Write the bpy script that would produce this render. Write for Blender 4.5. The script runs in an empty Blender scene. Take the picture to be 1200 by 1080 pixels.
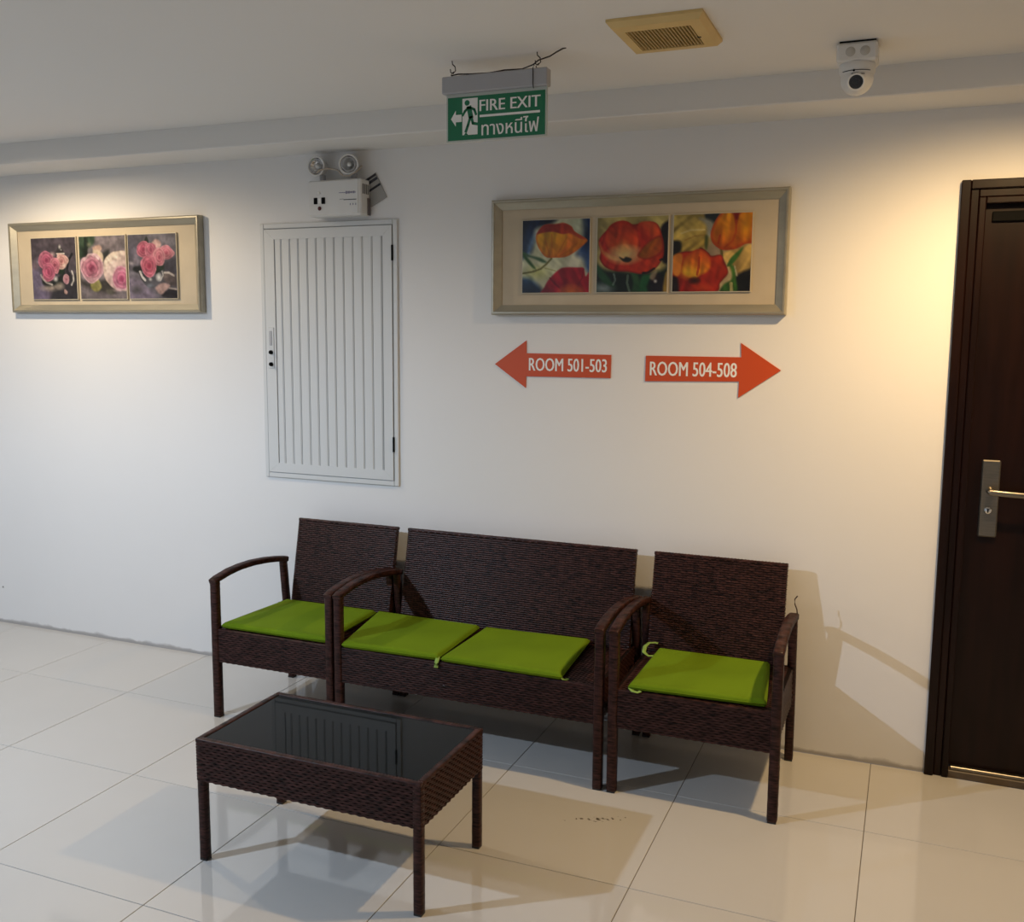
import bpy, math, random
import numpy as np
from mathutils import Vector, Matrix

random.seed(7)
SC = bpy.context.scene
COL = SC.collection

# ------------------------------------------------------------------ camera
cam = bpy.data.cameras.new('camera')
cam.sensor_fit = 'HORIZONTAL'
cam.sensor_width = 36.0
cam.lens = 36.0 * 1143.26 / 1200.0
cam.shift_x = (600 - 598.03) / 1200.0
cam.shift_y = (533.74 - 540) / 1200.0
cam.clip_start = 0.05
camo = bpy.data.objects.new('camera', cam)
COL.objects.link(camo)
r_, u_, f_ = ((0.92464199, 0.38076951, 0.00719468), (-0.0552553, 0.11543954, 0.99177647), (-0.37680769, 0.91743571, -0.12777978))
camo.matrix_world = Matrix(((r_[0], u_[0], -f_[0], 1.70680385), (r_[1], u_[1], -f_[1], -3.64963524),
                            (r_[2], u_[2], -f_[2], 1.56439275), (0, 0, 0, 1)))
SC.camera = camo

# ------------------------------------------------------------------ world, exposure, lamps
world = bpy.data.worlds.new('world')
SC.world = world
world.use_nodes = True
world.node_tree.nodes['Background'].inputs[0].default_value = (0.75, 0.85, 1.0, 1)
world.node_tree.nodes['Background'].inputs[1].default_value = 0.1
SC.view_settings.view_transform = 'Standard'
SC.view_settings.look = 'None'
SC.view_settings.gamma = 1.0
SC.view_settings.use_curve_mapping = False
SC.view_settings.exposure = 1.22


def spot(name, loc, power, col, size=152, blend=0.35, radius=0.035):
    l = bpy.data.lights.new(name, 'SPOT')
    l.energy = power
    l.color = col
    l.spot_size = math.radians(size)
    l.spot_blend = blend
    l.shadow_soft_size = radius
    o = bpy.data.objects.new(name, l)
    o.location = loc
    COL.objects.link(o)
    return o


LAMPS = ((2.04, -0.74), (-2.0, -0.78), (-1.73, -3.15))
spot('lamp_by_door', (2.04, -0.76, 2.375), 53, (1.0, 0.68, 0.325), 168, 0.80)
spot('lamp_by_roses', (-2.0, -0.78, 2.375), 23.5, (1.0, 0.81, 0.56), 169, 0.40)
spot('lamp_cool_corridor', (-1.73, -3.15, 2.375), 120, (0.65, 0.80, 1.0), 174, 0.42)


# ------------------------------------------------------------------ helpers
def s2l(c):
    c = np.asarray(c, float)
    return np.where(c <= 0.04045, c / 12.92, ((c + 0.055) / 1.055) ** 2.4)


def rgb(r, g, b):
    v = s2l(np.array([r, g, b]) / 255.0)
    return (float(v[0]), float(v[1]), float(v[2]), 1.0)


def mat(name, col, rough=0.5, metal=0.0, spec=0.5, noise=None, bump=None, emit=None):
    """noise=(scale, amount[, (sx,sy,sz)]) varies the colour; bump=(scale, strength)"""
    m = bpy.data.materials.new(name)
    m.use_nodes = True
    nt = m.node_tree
    b = nt.nodes['Principled BSDF']
    b.inputs['Base Color'].default_value = col
    b.inputs['Roughness'].default_value = rough
    b.inputs['Metallic'].default_value = metal
    b.inputs['Specular IOR Level'].default_value = spec
    tc = nt.nodes.new('ShaderNodeTexCoord')
    if noise:
        mp = nt.nodes.new('ShaderNodeMapping')
        if len(noise) > 2:
            mp.inputs['Scale'].default_value = noise[2]
        nt.links.new(tc.outputs['Object'], mp.inputs[0])
        n = nt.nodes.new('ShaderNodeTexNoise')
        n.inputs['Scale'].default_value = noise[0]
        n.inputs['Detail'].default_value = 4
        nt.links.new(mp.outputs[0], n.inputs['Vector'])
        rp = nt.nodes.new('ShaderNodeMapRange')
        rp.inputs['From Min'].default_value = 0.3
        rp.inputs['From Max'].default_value = 0.7
        rp.inputs['To Min'].default_value = 1 - noise[1]
        rp.inputs['To Max'].default_value = 1 + noise[1]
        nt.links.new(n.outputs['Fac'], rp.inputs['Value'])
        mx = nt.nodes.new('ShaderNodeVectorMath')
        mx.operation = 'SCALE'
        mx.inputs[0].default_value = col[:3]
        nt.links.new(rp.outputs[0], mx.inputs['Scale'])
        nt.links.new(mx.outputs[0], b.inputs['Base Color'])
    if bump:
        n2 = nt.nodes.new('ShaderNodeTexNoise')
        n2.inputs['Scale'].default_value = bump[0]
        n2.inputs['Detail'].default_value = 3
        nt.links.new(tc.outputs['Object'], n2.inputs['Vector'])
        bp = nt.nodes.new('ShaderNodeBump')
        bp.inputs['Strength'].default_value = bump[1]
        bp.inputs['Distance'].default_value = 0.002
        nt.links.new(n2.outputs['Fac'], bp.inputs['Height'])
        nt.links.new(bp.outputs[0], b.inputs['Normal'])
    if emit:
        b.inputs['Emission Color'].default_value = col
        b.inputs['Emission Strength'].default_value = emit
    return m


class MB:
    """collects geometry, then links it as ONE mesh object"""

    def __init__(self):
        self.v, self.f, self.s, self.mi = [], [], [], []

    def add(self, verts, faces, smooth=False, mi=0):
        o = len(self.v)
        self.v += [tuple(p) for p in verts]
        for f in faces:
            self.f.append(tuple(i + o for i in f))
            self.s.append(smooth)
            self.mi.append(mi)

    def box(self, x0, x1, y0, y1, z0, z1, bev=0.0, mi=0, M=None):
        if bev <= 0:
            vs = [(x, y, z) for z in (z0, z1) for y in (y0, y1) for x in (x0, x1)]
            fs = [(0, 2, 3, 1), (4, 5, 7, 6), (0, 1, 5, 4), (2, 6, 7, 3), (0, 4, 6, 2), (1, 3, 7, 5)]
        else:
            b = min(bev, (x1 - x0) / 2.01, (y1 - y0) / 2.01, (z1 - z0) / 2.01)
            vs, idx = [], {}
            for sx in (0, 1):
                for sy in (0, 1):
                    for sz in (0, 1):
                        c = [(x0, x1)[sx], (y0, y1)[sy], (z0, z1)[sz]]
                        d = [(b, -b)[sx], (b, -b)[sy], (b, -b)[sz]]
                        for ax in range(3):
                            p = list(c)
                            for k in range(3):
                                if k != ax:
                                    p[k] += d[k]
                            idx[(sx, sy, sz, ax)] = len(vs)
                            vs.append(p)
            fs = []
            I = lambda s, ax: idx[(s[0], s[1], s[2], ax)]
            for ax in range(3):
                a, c = (ax + 1) % 3, (ax + 2) % 3
                for e in (0, 1):
                    q = []
                    for (i, j) in ((0, 0), (1, 0), (1, 1), (0, 1)):
                        s = [0, 0, 0]
                        s[ax], s[a], s[c] = e, i, j
                        q.append(I(s, ax))
                    fs.append(tuple(q if e else q[::-1]))
                for i in (0, 1):
                    for j in (0, 1):
                        s0, s1 = [0, 0, 0], [0, 0, 0]
                        s0[ax], s1[ax] = 0, 1
                        s0[a] = s1[a] = i
                        s0[c] = s1[c] = j
                        q = [I(s0, a), I(s1, a), I(s1, c), I(s0, c)]
                        fs.append(tuple(q if (i ^ j) == 0 else q[::-1]))
            for sx in (0, 1):
                for sy in (0, 1):
                    for sz in (0, 1):
                        q = [idx[(sx, sy, sz, k)] for k in range(3)]
                        fs.append(tuple(q if (sx ^ sy ^ sz) else q[::-1]))
        if M is not None:
            vs = [tuple(M @ Vector(p)) for p in vs]
        self.add(vs, fs, False, mi)
        return self

    def sweep(self, path, secs, up=None, cap=True, smooth=True, mi=0):
        """path points, secs: one closed section [(a,b)..] or list of sections; a along side, b along up"""
        path = [Vector(p) for p in path]
        n = len(path)
        m = len(secs[0]) if isinstance(secs[0][0], (tuple, list)) else len(secs)
        many = isinstance(secs[0][0], (tuple, list))
        vs = []
        for i, p in enumerate(path):
            t = (path[min(i + 1, n - 1)] - path[max(i - 1, 0)]).normalized()
            U = Vector(up) if up else (Vector((0, 0, 1)) if abs(t.z) < 0.9 else Vector((0, 1, 0)))
            sd = t.cross(U).normalized()
            w = sd.cross(t).normalized()
            for (a, b) in (secs[i] if many else secs):
                vs.append(p + sd * a + w * b)
        fs = []
        for i in range(n - 1):
            for k in range(m):
                k2 = (k + 1) % m
                fs.append((i * m + k, i * m + k2, (i + 1) * m + k2, (i + 1) * m + k))
        self.add(vs, fs, smooth, mi)
        if cap:
            self.add(vs[:m], [tuple(range(m))[::-1]], False, mi)
            self.add(vs[-m:], [tuple(range(m))], False, mi)
        return self

    def tube(self, path, r, n=8, cap=True, mi=0):
        c = [(r * math.cos(2 * math.pi * k / n), r * math.sin(2 * math.pi * k / n)) for k in range(n)]
        return self.sweep(path, c, cap=cap, mi=mi)

    def lathe(self, prof, M=None, n=28, mi=0, smooth=True):
        """prof [(r, z)] about local z"""
        vs, fs = [], []
        for (r, z) in prof:
            for k in range(n):
                a = 2 * math.pi * k / n
                vs.append(Vector((r * math.cos(a), r * math.sin(a), z)))
        for i in range(len(prof) - 1):
            for k in range(n):
                k2 = (k + 1) % n
                fs.append((i * n + k, i * n + k2, (i + 1) * n + k2, (i + 1) * n + k))
        if M is not None:
            vs = [M @ v for v in vs]
        self.add(vs, fs, smooth, mi)
        return self

    def plate(self, poly, y0, y1, mi=0):
        """polygon in (x,z), extruded between y0 (front) and y1"""
        n = len(poly)
        vs = [(x, y0, z) for x, z in poly] + [(x, y1, z) for x, z in poly]
        fs = [tuple(range(n)), tuple(range(2 * n - 1, n - 1, -1))]
        fs += [(i, (i + n), (i + 1) % n + n, (i + 1) % n) for i in range(n)]
        self.add(vs, fs, False, mi)
        return self

    def build(self, name, m, parent=None):
        me = bpy.data.meshes.new(name)
        off = Vector((0, 0, 0))
        if parent is not None:
            off = world_loc(parent)
        me.from_pydata([(p[0] - off.x, p[1] - off.y, p[2] - off.z) for p in self.v], [], self.f)
        me.polygons.foreach_set('use_smooth', self.s)
        for mm in (m if isinstance(m, (list, tuple)) else [m]):
            me.materials.append(mm)
        me.polygons.foreach_set('material_index', self.mi)
        me.update()
        o = bpy.data.objects.new(name, me)
        COL.objects.link(o)
        if parent is not None:
            o.parent = parent
        return o


def world_loc(o):
    v = Vector((0, 0, 0))
    while o is not None:
        v += o.location
        o = o.parent
    return v


def tag(o, label=None, cat=None, group=None, kind=None):
    for k, v in (('label', label), ('category', cat), ('group', group), ('kind', kind)):
        if v:
            o[k] = v
    return o


def thing(name, loc, label, cat, group=None):
    o = bpy.data.objects.new(name, None)
    o.empty_display_size = 0.1
    o.location = loc
    COL.objects.link(o)
    return tag(o, label, cat, group)


def fix_normals(o):
    import bmesh
    bm = bmesh.new()
    bm.from_mesh(o.data)
    bmesh.ops.recalc_face_normals(bm, faces=bm.faces)
    bm.to_mesh(o.data)
    bm.free()
    return o


def lettering(name, text, box, y, m, parent, bold=0.0, label=None, fat=0.0):
    """flat raised print facing -y, fitted into box (x0, x1, z0, z1)"""
    cu = bpy.data.curves.new(name, 'FONT')
    cu.body = text
    cu.offset = bold
    cu.resolution_u = 3
    t = bpy.data.objects.new(name, cu)
    COL.objects.link(t)
    dg = bpy.context.evaluated_depsgraph_get()
    me = bpy.data.meshes.new_from_object(t.evaluated_get(dg))
    bpy.data.objects.remove(t)
    n = len(me.vertices)
    co = np.empty(n * 3)
    me.vertices.foreach_get('co', co)
    co = co.reshape(-1, 3)
    lo, hi = co.min(0), co.max(0)
    p = (co - lo) / np.maximum(hi - lo, 1e-6)
    off = world_loc(parent)
    x0, x1, z0, z1 = box
    out = np.stack([x0 + (x1 - x0) * p[:, 0] - off.x, np.full(n, y - off.y),
                    z0 + (z1 - z0) * p[:, 1] - off.z], 1)
    me.vertices.foreach_set('co', out.ravel())
    if fat:
        # heavier strokes: the same outline laid twice, a hair apart
        fs = [tuple(q.vertices) for q in me.polygons]
        vs = [(v[0] - fat, v[1], v[2]) for v in out] + [(v[0] + fat, v[1] - 0.00004, v[2]) for v in out] + [(v[0], v[1] - 0.00008, v[2]) for v in out]
        me = bpy.data.meshes.new(name)
        me.from_pydata(vs, [], fs + [tuple(i + n for i in f) for f in fs] + [tuple(i + 2 * n for i in f) for f in fs])
    me.materials.clear()
    me.materials.append(m)
    me.name = name
    me.update()
    o = bpy.data.objects.new(name, me)
    COL.objects.link(o)
    o.parent = parent
    if label:
        o['label'] = label
    return o


# ------------------------------------------------------------------ materials
def wall_material():
    m = mat('white_plaster', (0.70, 0.69, 0.67, 1), 0.75, spec=0.25, bump=(38, 0.16))
    nt = m.node_tree
    b = nt.nodes['Principled BSDF']
    geo = nt.nodes.new('ShaderNodeNewGeometry')
    sep = nt.nodes.new('ShaderNodeSeparateXYZ')
    nt.links.new(geo.outputs['Position'], sep.inputs[0])
    # scuffed grey band of dirt just above the floor, ragged along its length
    n = nt.nodes.new('ShaderNodeTexNoise')
    n.inputs['Scale'].default_value = 11
    n.inputs['Detail'].default_value = 6
    nt.links.new(geo.outputs['Position'], n.inputs['Vector'])
    h = nt.nodes.new('ShaderNodeMapRange')
    h.inputs['From Min'].default_value = 0.35
    h.inputs['From Max'].default_value = 0.7
    h.inputs['To Min'].default_value = 0.012
    h.inputs['To Max'].default_value = 0.026
    nt.links.new(n.outputs['Fac'], h.inputs['Value'])
    d = nt.nodes.new('ShaderNodeMath')
    d.operation = 'DIVIDE'
    nt.links.new(sep.outputs['Z'], d.inputs[0])
    nt.links.new(h.outputs[0], d.inputs[1])
    rp = nt.nodes.new('ShaderNodeMapRange')
    rp.inputs['From Min'].default_value = 0.5
    rp.inputs['From Max'].default_value = 1.2
    nt.links.new(d.outputs[0], rp.inputs['Value'])
    n2 = nt.nodes.new('ShaderNodeTexNoise')
    n2.inputs['Scale'].default_value = 1.3
    n2.inputs['Detail'].default_value = 5
    nt.links.new(geo.outputs['Position'], n2.inputs['Vector'])
    c1 = nt.nodes.new('ShaderNodeMix')
    c1.data_type = 'RGBA'
    c1.inputs[6].default_value = (0.77, 0.755, 0.74, 1)
    c1.inputs[7].default_value = (0.81, 0.795, 0.78, 1)
    nt.links.new(n2.outputs['Fac'], c1.inputs[0])
    c2 = nt.nodes.new('ShaderNodeMix')
    c2.data_type = 'RGBA'
    c2.inputs[6].default_value = (0.42, 0.40, 0.385, 1)
    nt.links.new(rp.outputs[0], c2.inputs[0])
    nt.links.new(c1.outputs[2], c2.inputs[7])
    nt.links.new(c2.outputs[2], b.inputs['Base Color'])
    return m


def tile_material():
    m = mat('polished_cream_tile', (0.62, 0.6, 0.57, 1), 0.065, spec=0.8)
    nt = m.node_tree
    b = nt.nodes['Principled BSDF']
    geo = nt.nodes.new('ShaderNodeNewGeometry')
    n = nt.nodes.new('ShaderNodeTexNoise')
    n.inputs['Scale'].default_value = 2.2
    n.inputs['Detail'].default_value = 5
    nt.links.new(geo.outputs['Position'], n.inputs['Vector'])
    oi = nt.nodes.new('ShaderNodeObjectInfo')
    c1 = nt.nodes.new('ShaderNodeMix')
    c1.data_type = 'RGBA'
    c1.inputs[6].default_value = (0.535, 0.515, 0.485, 1)
    c1.inputs[7].default_value = (0.585, 0.565, 0.535, 1)
    ad = nt.nodes.new('ShaderNodeMath')
    ad.operation = 'MULTIPLY_ADD'
    ad.inputs[1].default_value = 0.35
    ad.use_clamp = True
    nt.links.new(oi.outputs['Random'], ad.inputs[0])
    sb = nt.nodes.new('ShaderNodeMath')
    sb.operation = 'SUBTRACT'
    sb.inputs[1].default_value = 0.15
    nt.links.new(n.outputs['Fac'], sb.inputs[0])
    nt.links.new(sb.outputs[0], ad.inputs[2])
    nt.links.new(ad.outputs[0], c1.inputs[0])
    # a few dark scuff specks in one spot in front of the sofa
    vm = nt.nodes.new('ShaderNodeVectorMath')
    vm.operation = 'SUBTRACT'
    vm.inputs[1].default_value = (0.835, -0.79, 0)
    nt.links.new(geo.outputs['Position'], vm.inputs[0])
    mp = nt.nodes.new('ShaderNodeMapping')
    mp.vector_type = 'TEXTURE'
    mp.inputs['Rotation'].default_value = (0, 0, 0.45)
    mp.inputs['Scale'].default_value = (0.11, 0.022, 1)
    nt.links.new(vm.outputs[0], mp.inputs[0])
    ln = nt.nodes.new('ShaderNodeVectorMath')
    ln.operation = 'LENGTH'
    nt.links.new(mp.outputs[0], ln.inputs[0])
    n3 = nt.nodes.new('ShaderNodeTexNoise')
    n3.inputs['Scale'].default_value = 75
    n3.inputs['Detail'].default_value = 3
    nt.links.new(geo.outputs['Position'], n3.inputs['Vector'])
    g = nt.nodes.new('ShaderNodeMath')
    g.operation = 'MULTIPLY_ADD'
    g.inputs[1].default_value = -0.22
    nt.links.new(ln.outputs['Value'], g.inputs[0])
    nt.links.new(n3.outputs['Fac'], g.inputs[2])
    g2 = nt.nodes.new('ShaderNodeMapRange')
    g2.inputs['From Min'].default_value = 0.44
    g2.inputs['From Max'].default_value = 0.52
    nt.links.new(g.outputs[0], g2.inputs['Value'])
    c2 = nt.nodes.new('ShaderNodeMix')
    c2.data_type = 'RGBA'
    c2.inputs[7].default_value = (0.09, 0.075, 0.06, 1)
    nt.links.new(g2.outputs[0], c2.inputs[0])
    nt.links.new(c1.outputs[2], c2.inputs[6])
    nt.links.new(c2.outputs[2], b.inputs['Base Color'])
    return m


M_WALL = wall_material()
M_FAR = mat('far_wall_paint', (0.66, 0.64, 0.61, 1), 0.8, spec=0.2)
M_CEIL = mat('ceiling_paint', (0.76, 0.745, 0.72, 1), 0.85, spec=0.2, bump=(25, 0.12))
M_TILE = tile_material()
M_GROUT = mat('grey_grout', (0.16, 0.145, 0.13, 1), 0.9)
M_WICK = mat('brown_synthetic_rattan', (0.036, 0.0140, 0.0115, 1), 0.36, spec=0.18, noise=(22, 0.9, (1.6, 1.6, 8)))
M_WICK2 = mat('brown_rattan_backing', (0.008, 0.0045, 0.004, 1), 0.7, spec=0.1)
M_FOOT = mat('black_foot_cap', (0.012, 0.011, 0.011, 1), 0.5)
M_GREEN = mat('lime_green_fabric', (0.130, 0.215, 0.006, 1), 0.9, spec=0.15, noise=(5, 0.10), bump=(420, 0.35))
M_TIE = mat('pale_green_elastic', (0.24, 0.37, 0.07, 1), 0.8)
M_GLASS = mat('black_tempered_glass', (0.0035, 0.0045, 0.0052, 1), 0.03, spec=0.065)
M_FRAME = mat('champagne_frame', (0.40, 0.365, 0.285, 1), 0.32, metal=0.55, noise=(3, 0.1, (1, 8, 8)))
M_MAT = mat('tan_mount_board', (0.53, 0.445, 0.325, 1), 0.85, spec=0.2, noise=(9, 0.05))
M_EDGE = mat('pale_block_edge', (0.50, 0.44, 0.33, 1), 0.5)
M_ALU = mat('white_powder_coat', (0.66, 0.665, 0.66, 1), 0.42, spec=0.4)
M_ALUD = mat('shadow_gap_grey', (0.20, 0.205, 0.21, 1), 0.6)
M_BLACK = mat('black_plastic', (0.006, 0.006, 0.006, 1), 0.8, spec=0.05)
M_STEEL = mat('brushed_steel', (0.25, 0.225, 0.19, 1), 0.36, metal=1.0, noise=(20, 0.1, (1, 1, 12)))
M_SILVER = mat('satin_silver', (0.66, 0.66, 0.65, 1), 0.4, metal=0.3)
M_CHROME = mat('silver_reflector', (0.7, 0.7, 0.7, 1), 0.12, metal=1.0)
M_DOOR = mat('dark_lacquered_timber', (0.0085, 0.0026, 0.0015, 1), 0.32, spec=0.22, noise=(6, 0.35, (6, 6, 0.5)))
M_PLAST = mat('white_plastic', (0.72, 0.71, 0.69, 1), 0.45)
M_CREAM = mat('yellowed_plastic', (0.66, 0.47, 0.19, 1), 0.5, noise=(6, 0.08))
M_CREAMD = mat('dark_fan_void', (0.045, 0.03, 0.015, 1), 0.8)
M_SLAT = mat('yellowed_slat', (0.42, 0.29, 0.11, 1), 0.55)
M_ORANGE = mat('orange_vinyl', (0.55, 0.066, 0.006, 1), 0.45)
M_WHITE = mat('white_print', (0.86, 0.85, 0.82, 1), 0.5)
M_SGREEN = mat('exit_sign_green', (0.006, 0.165, 0.075, 1), 0.3)
M_ACRYL = mat('pale_acrylic', (0.50, 0.54, 0.50, 1), 0.2)
M_GREY = mat('grey_housing', (0.40, 0.40, 0.42, 1), 0.45)
M_WIRE = mat('dark_wire', (0.02, 0.013, 0.01, 1), 0.6)
M_INK = mat('dark_ink', (0.03, 0.03, 0.04, 1), 0.6)
M_INKV = mat('violet_grey_ink', (0.20, 0.19, 0.28, 1), 0.6)
M_RED = mat('dark_red_button', (0.09, 0.012, 0.015, 1), 0.4)
M_CARD = mat('grey_card', (0.36, 0.35, 0.33, 1), 0.6)
M_LENS = mat('lens_glass', (0.006, 0.007, 0.010, 1), 0.05, spec=0.8)
M_LED = mat('lamp_diffuser', (1.0, 0.9, 0.75, 1), 0.5, emit=6)

# ------------------------------------------------------------------ the setting
CEIL = 2.396
BEAM_Y, BEAM_Z = -0.2576, 2.302
XL, XR, YF = -5.2, 3.6, -6.2
DX0, DX1, DZ1 = 1.850, 2.905, 2.038          # doorway in the wall

b = MB()
b.box(XL, XR, YF, 0.0, -0.06, -0.0025)
floor = tag(b.build('floor', M_GROUT), kind='structure')
gx, gy, S = -1.9565, -0.529, 0.6
tiles = {}
i0, i1 = int((XL - gx) // S), int((XR - gx) // S) + 1
for i in range(i0, i1):
    for j in range(-1, 10):
        x0, x1 = max(gx + i * S, XL), min(gx + (i + 1) * S, XR)
        y1, y0 = min(gy - j * S, 0.0), max(gy - (j + 1) * S, YF)
        if j == -1:
            y1, y0 = 0.0, gy
        if x1 - x0 < 0.02 or y1 - y0 < 0.02:
            continue
        key = (round(x1 - x0, 3), round(y1 - y0, 3))
        cx, cy = (x0 + x1) / 2, (y0 + y1) / 2
        if key not in tiles:
            hx, hy = key[0] / 2 - 0.0012, key[1] / 2 - 0.0012
            t = MB().box(-hx, hx, -hy, hy, -0.009, 0.0, bev=0.0008).build('tile', M_TILE)
            tiles[key] = t.data
        else:
            t = bpy.data.objects.new('tile', tiles[key])
            COL.objects.link(t)
        t.parent = floor
        t.location = (cx, cy, 0)

b = MB()
T = 0.12
b.box(XL - T, DX0, 0.0, T, 0, CEIL)
b.box(DX0, DX1, 0.0, T, DZ1, CEIL)
b.box(DX1, XR + T, 0.0, T, 0, CEIL)
wall = tag(b.build('wall_back', M_WALL), kind='structure')
MB().lathe([(0.0, 0.001), (0.004, 0.001), (0.005, 0.0)], Matrix.Translation((-2.700, -0.0003, 0.191)) @ Matrix.Rotation(math.pi / 2, 4, 'X'), n=12).build('plug_hole', M_GROUT, wall)
tag(MB().box(XL - T, XL, YF, 0, 0, CEIL).build('wall_left', M_FAR), kind='structure')
tag(MB().box(XR, XR + T, YF, 0, 0, CEIL).build('wall_right', M_FAR), kind='structure')
tag(MB().box(XL - T, XR + T, YF - T, YF, 0, CEIL).build('wall_front', M_FAR), kind='structure')
ceil = tag(MB().box(XL - T, XR + T, YF - T, T, CEIL, CEIL + 0.1).build('ceiling', M_CEIL), kind='structure')
for (x, y) in LAMPS:
    d = MB().lathe([(0.040, CEIL - 0.004), (0.046, CEIL - 0.008), (0.060, CEIL - 0.006), (0.062, CEIL)],
                   Matrix.Translation((x, y, 0))).build('downlight_ring', M_PLAST, ceil)
    MB().lathe([(0.0, CEIL - 0.003), (0.040, CEIL - 0.003)], Matrix.Translation((x, y, 0))).build('diffuser', M_LED, d)
tag(MB().box(XL, XR, BEAM_Y, 0.05, BEAM_Z, CEIL + 0.05, bev=0.004).build('trim_1', M_CEIL), kind='structure')

# the timber door at the right edge
b = MB()
fo0, fo1, fz = 1.822, 2.933, 2.066
# stepped architrave: three nested rims, each further back
for (x0, x1, zt, yf, w) in ((fo0, fo1, fz, -0.020, 0.030), (fo0 + 0.030, fo1 - 0.030, fz - 0.030, -0.010, 0.026),
                            (fo0 + 0.056, fo1 - 0.056, fz - 0.056, -0.016, 0.022)):
    b.box(x0, x0 + w, yf, 0.11, 0.0, zt, bev=0.003)
    b.box(x1 - w, x1, yf, 0.11, 0.0, zt, bev=0.003)
    b.box(x0 + w, x1 - w, yf, 0.11, zt - w, zt, bev=0.003)
door = tag(b.build('door_1', M_DOOR), kind='structure')
lx0, lx1, lz1 = fo0 + 0.072, fo1 - 0.072, fz - 0.072
leaf = MB().box(lx0, lx1, 0.018, 0.058, 0.035, lz1, bev=0.003).build('door_leaf', M_DOOR, door)
MB().box(lx0 + 0.028, lx0 + 0.36, 0.006, 0.0182, lz1 - 0.062, lz1 - 0.030, bev=0.002).build('black_strip', M_BLACK, leaf)  # plain black strip just below the top edge of the leaf
b = MB()
b.box(1.942, 2.000, 0.003, 0.0185, 0.873, 1.138, bev=0.004)
hp = b.build('handle_plate', M_STEEL, door)
hp['label'] = 'brushed steel handle plate'
b = MB()
b.lathe([(0.0, -0.05), (0.010, -0.048), (0.011, 0.0), (0.014, 0.004)][::-1], Matrix.Translation((1.972, 0.0, 1.034)) @ Matrix.Rotation(-math.pi / 2, 4, 'X') @ Matrix.Scale(1, 4), n=16)
b.sweep([(1.968, -0.045, 1.034), (1.985, -0.048, 1.034), (2.03, -0.049, 1.032), (2.085, -0.047, 1.030), (2.10, -0.044, 1.030)],
        [(0.006 * math.cos(a), 0.010 * math.sin(a)) for a in [2 * math.pi * k / 12 for k in range(12)]])
b.build('lever', M_STEEL, hp)
b = MB()
b.lathe([(0.0, 0.008), (0.009, 0.008), (0.013, 0.005), (0.0135, 0.0)], Matrix.Translation((1.969, 0.003, 0.966)) @ Matrix.Rotation(math.pi / 2, 4, 'X'), n=20)
b.build('lock_cylinder', M_CHROME, hp)
MB().box(1.967, 1.971, -0.0065, -0.004, 0.959, 0.973).build('keyhole', M_BLACK, hp)
b = MB()
b.box(lx0 + 0.004, lx1, -0.012, 0.06, 0.0, 0.028, bev=0.003)
b.build('door_sill', mat('worn_brown_sill', (0.085, 0.056, 0.030, 1), 0.5, noise=(9, 0.3)), door)
MB().box(lx0 + 0.012, lx1, -0.006, 0.0165, 0.0285, 0.041, bev=0.002).build('weather_strip', M_STEEL, door)


# ------------------------------------------------------------------ the rattan suite
def weave(b, O, U, V, N, w, h, row=0.0084, pitch=0.0140, amp=0.0021, ph=0):
    """horizontal strands passing over and under hidden stakes; N points outwards"""
    O, U, V, N = Vector(O), Vector(U).normalized(), Vector(V).normalized(), Vector(N).normalized()
    rows = max(1, int(round(h / row)))
    cols = max(2, int(round(w / pitch)))
    rh, cw = h / rows, w / cols
    for r in range(rows):
        vs = []
        for i in range(cols + 1):
            s = 1 if (i + (r + ph)) % 2 else -1
            d = amp * s
            if i in (0, cols):
                d = 0
            base = O + U * (cw * i)
            jit = (random.random() - 0.5) * 0.0006
            vs.append(base + V * (rh * (r + 0.08) + jit) + N * (d - 0.0009))
            vs.append(base + V * (rh * (r + 0.5) + jit) + N * (d + 0.0009))
            vs.append(base + V * (rh * (r + 0.92) + jit) + N * (d - 0.0009))
        fs = []
        for i in range(cols):
            a, c = 3 * i, 3 * i + 3
            fs += [(a, c, c + 1, a + 1), (a + 1, c + 1, c + 2, a + 2)]
        b.add(vs, fs, True)


def wrapped(b, path, hx, hy, ring=0.0068, up=None, bulge=0.0011):
    """a bar wound with rattan: a ridged tube of rounded-square section along path"""
    path = [Vector(p) for p in path]
    d = [0.0]
    for i in range(1, len(path)):
        d.append(d[-1] + (path[i] - path[i - 1]).length)
    n = max(2, int(d[-1] / ring))
    pts, secs = [], []
    c = 0.30
    sq = []
    for (sx, sy) in ((1, 1), (-1, 1), (-1, -1), (1, -1)):
        a = [(sx * 1.0, sy * (1 - c)), (sx * (1 - c), sy * 1.0)]
        sq += a if sx * sy > 0 else a[::-1]
    for k in range(2 * n + 1):
        t = d[-1] * k / (2 * n)
        j = 1
        while j < len(d) - 1 and d[j] < t:
            j += 1
        f = (t - d[j - 1]) / max(d[j] - d[j - 1], 1e-9)
        pts.append(path[j - 1].lerp(path[j], f))
        e = bulge if k % 2 else -bulge * 0.3
        e += (random.random() - 0.5) * 0.0006
        secs.append([(x * (hx + e), y * (hy + e)) for x, y in sq])
    b.sweep(pts, secs, up=up)


FY, RY = -0.583, -0.085          # leg centres front and rear
SEAT = 0.368                     # seat height
AP0 = 0.232                      # lower edge of the seat aprons


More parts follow.
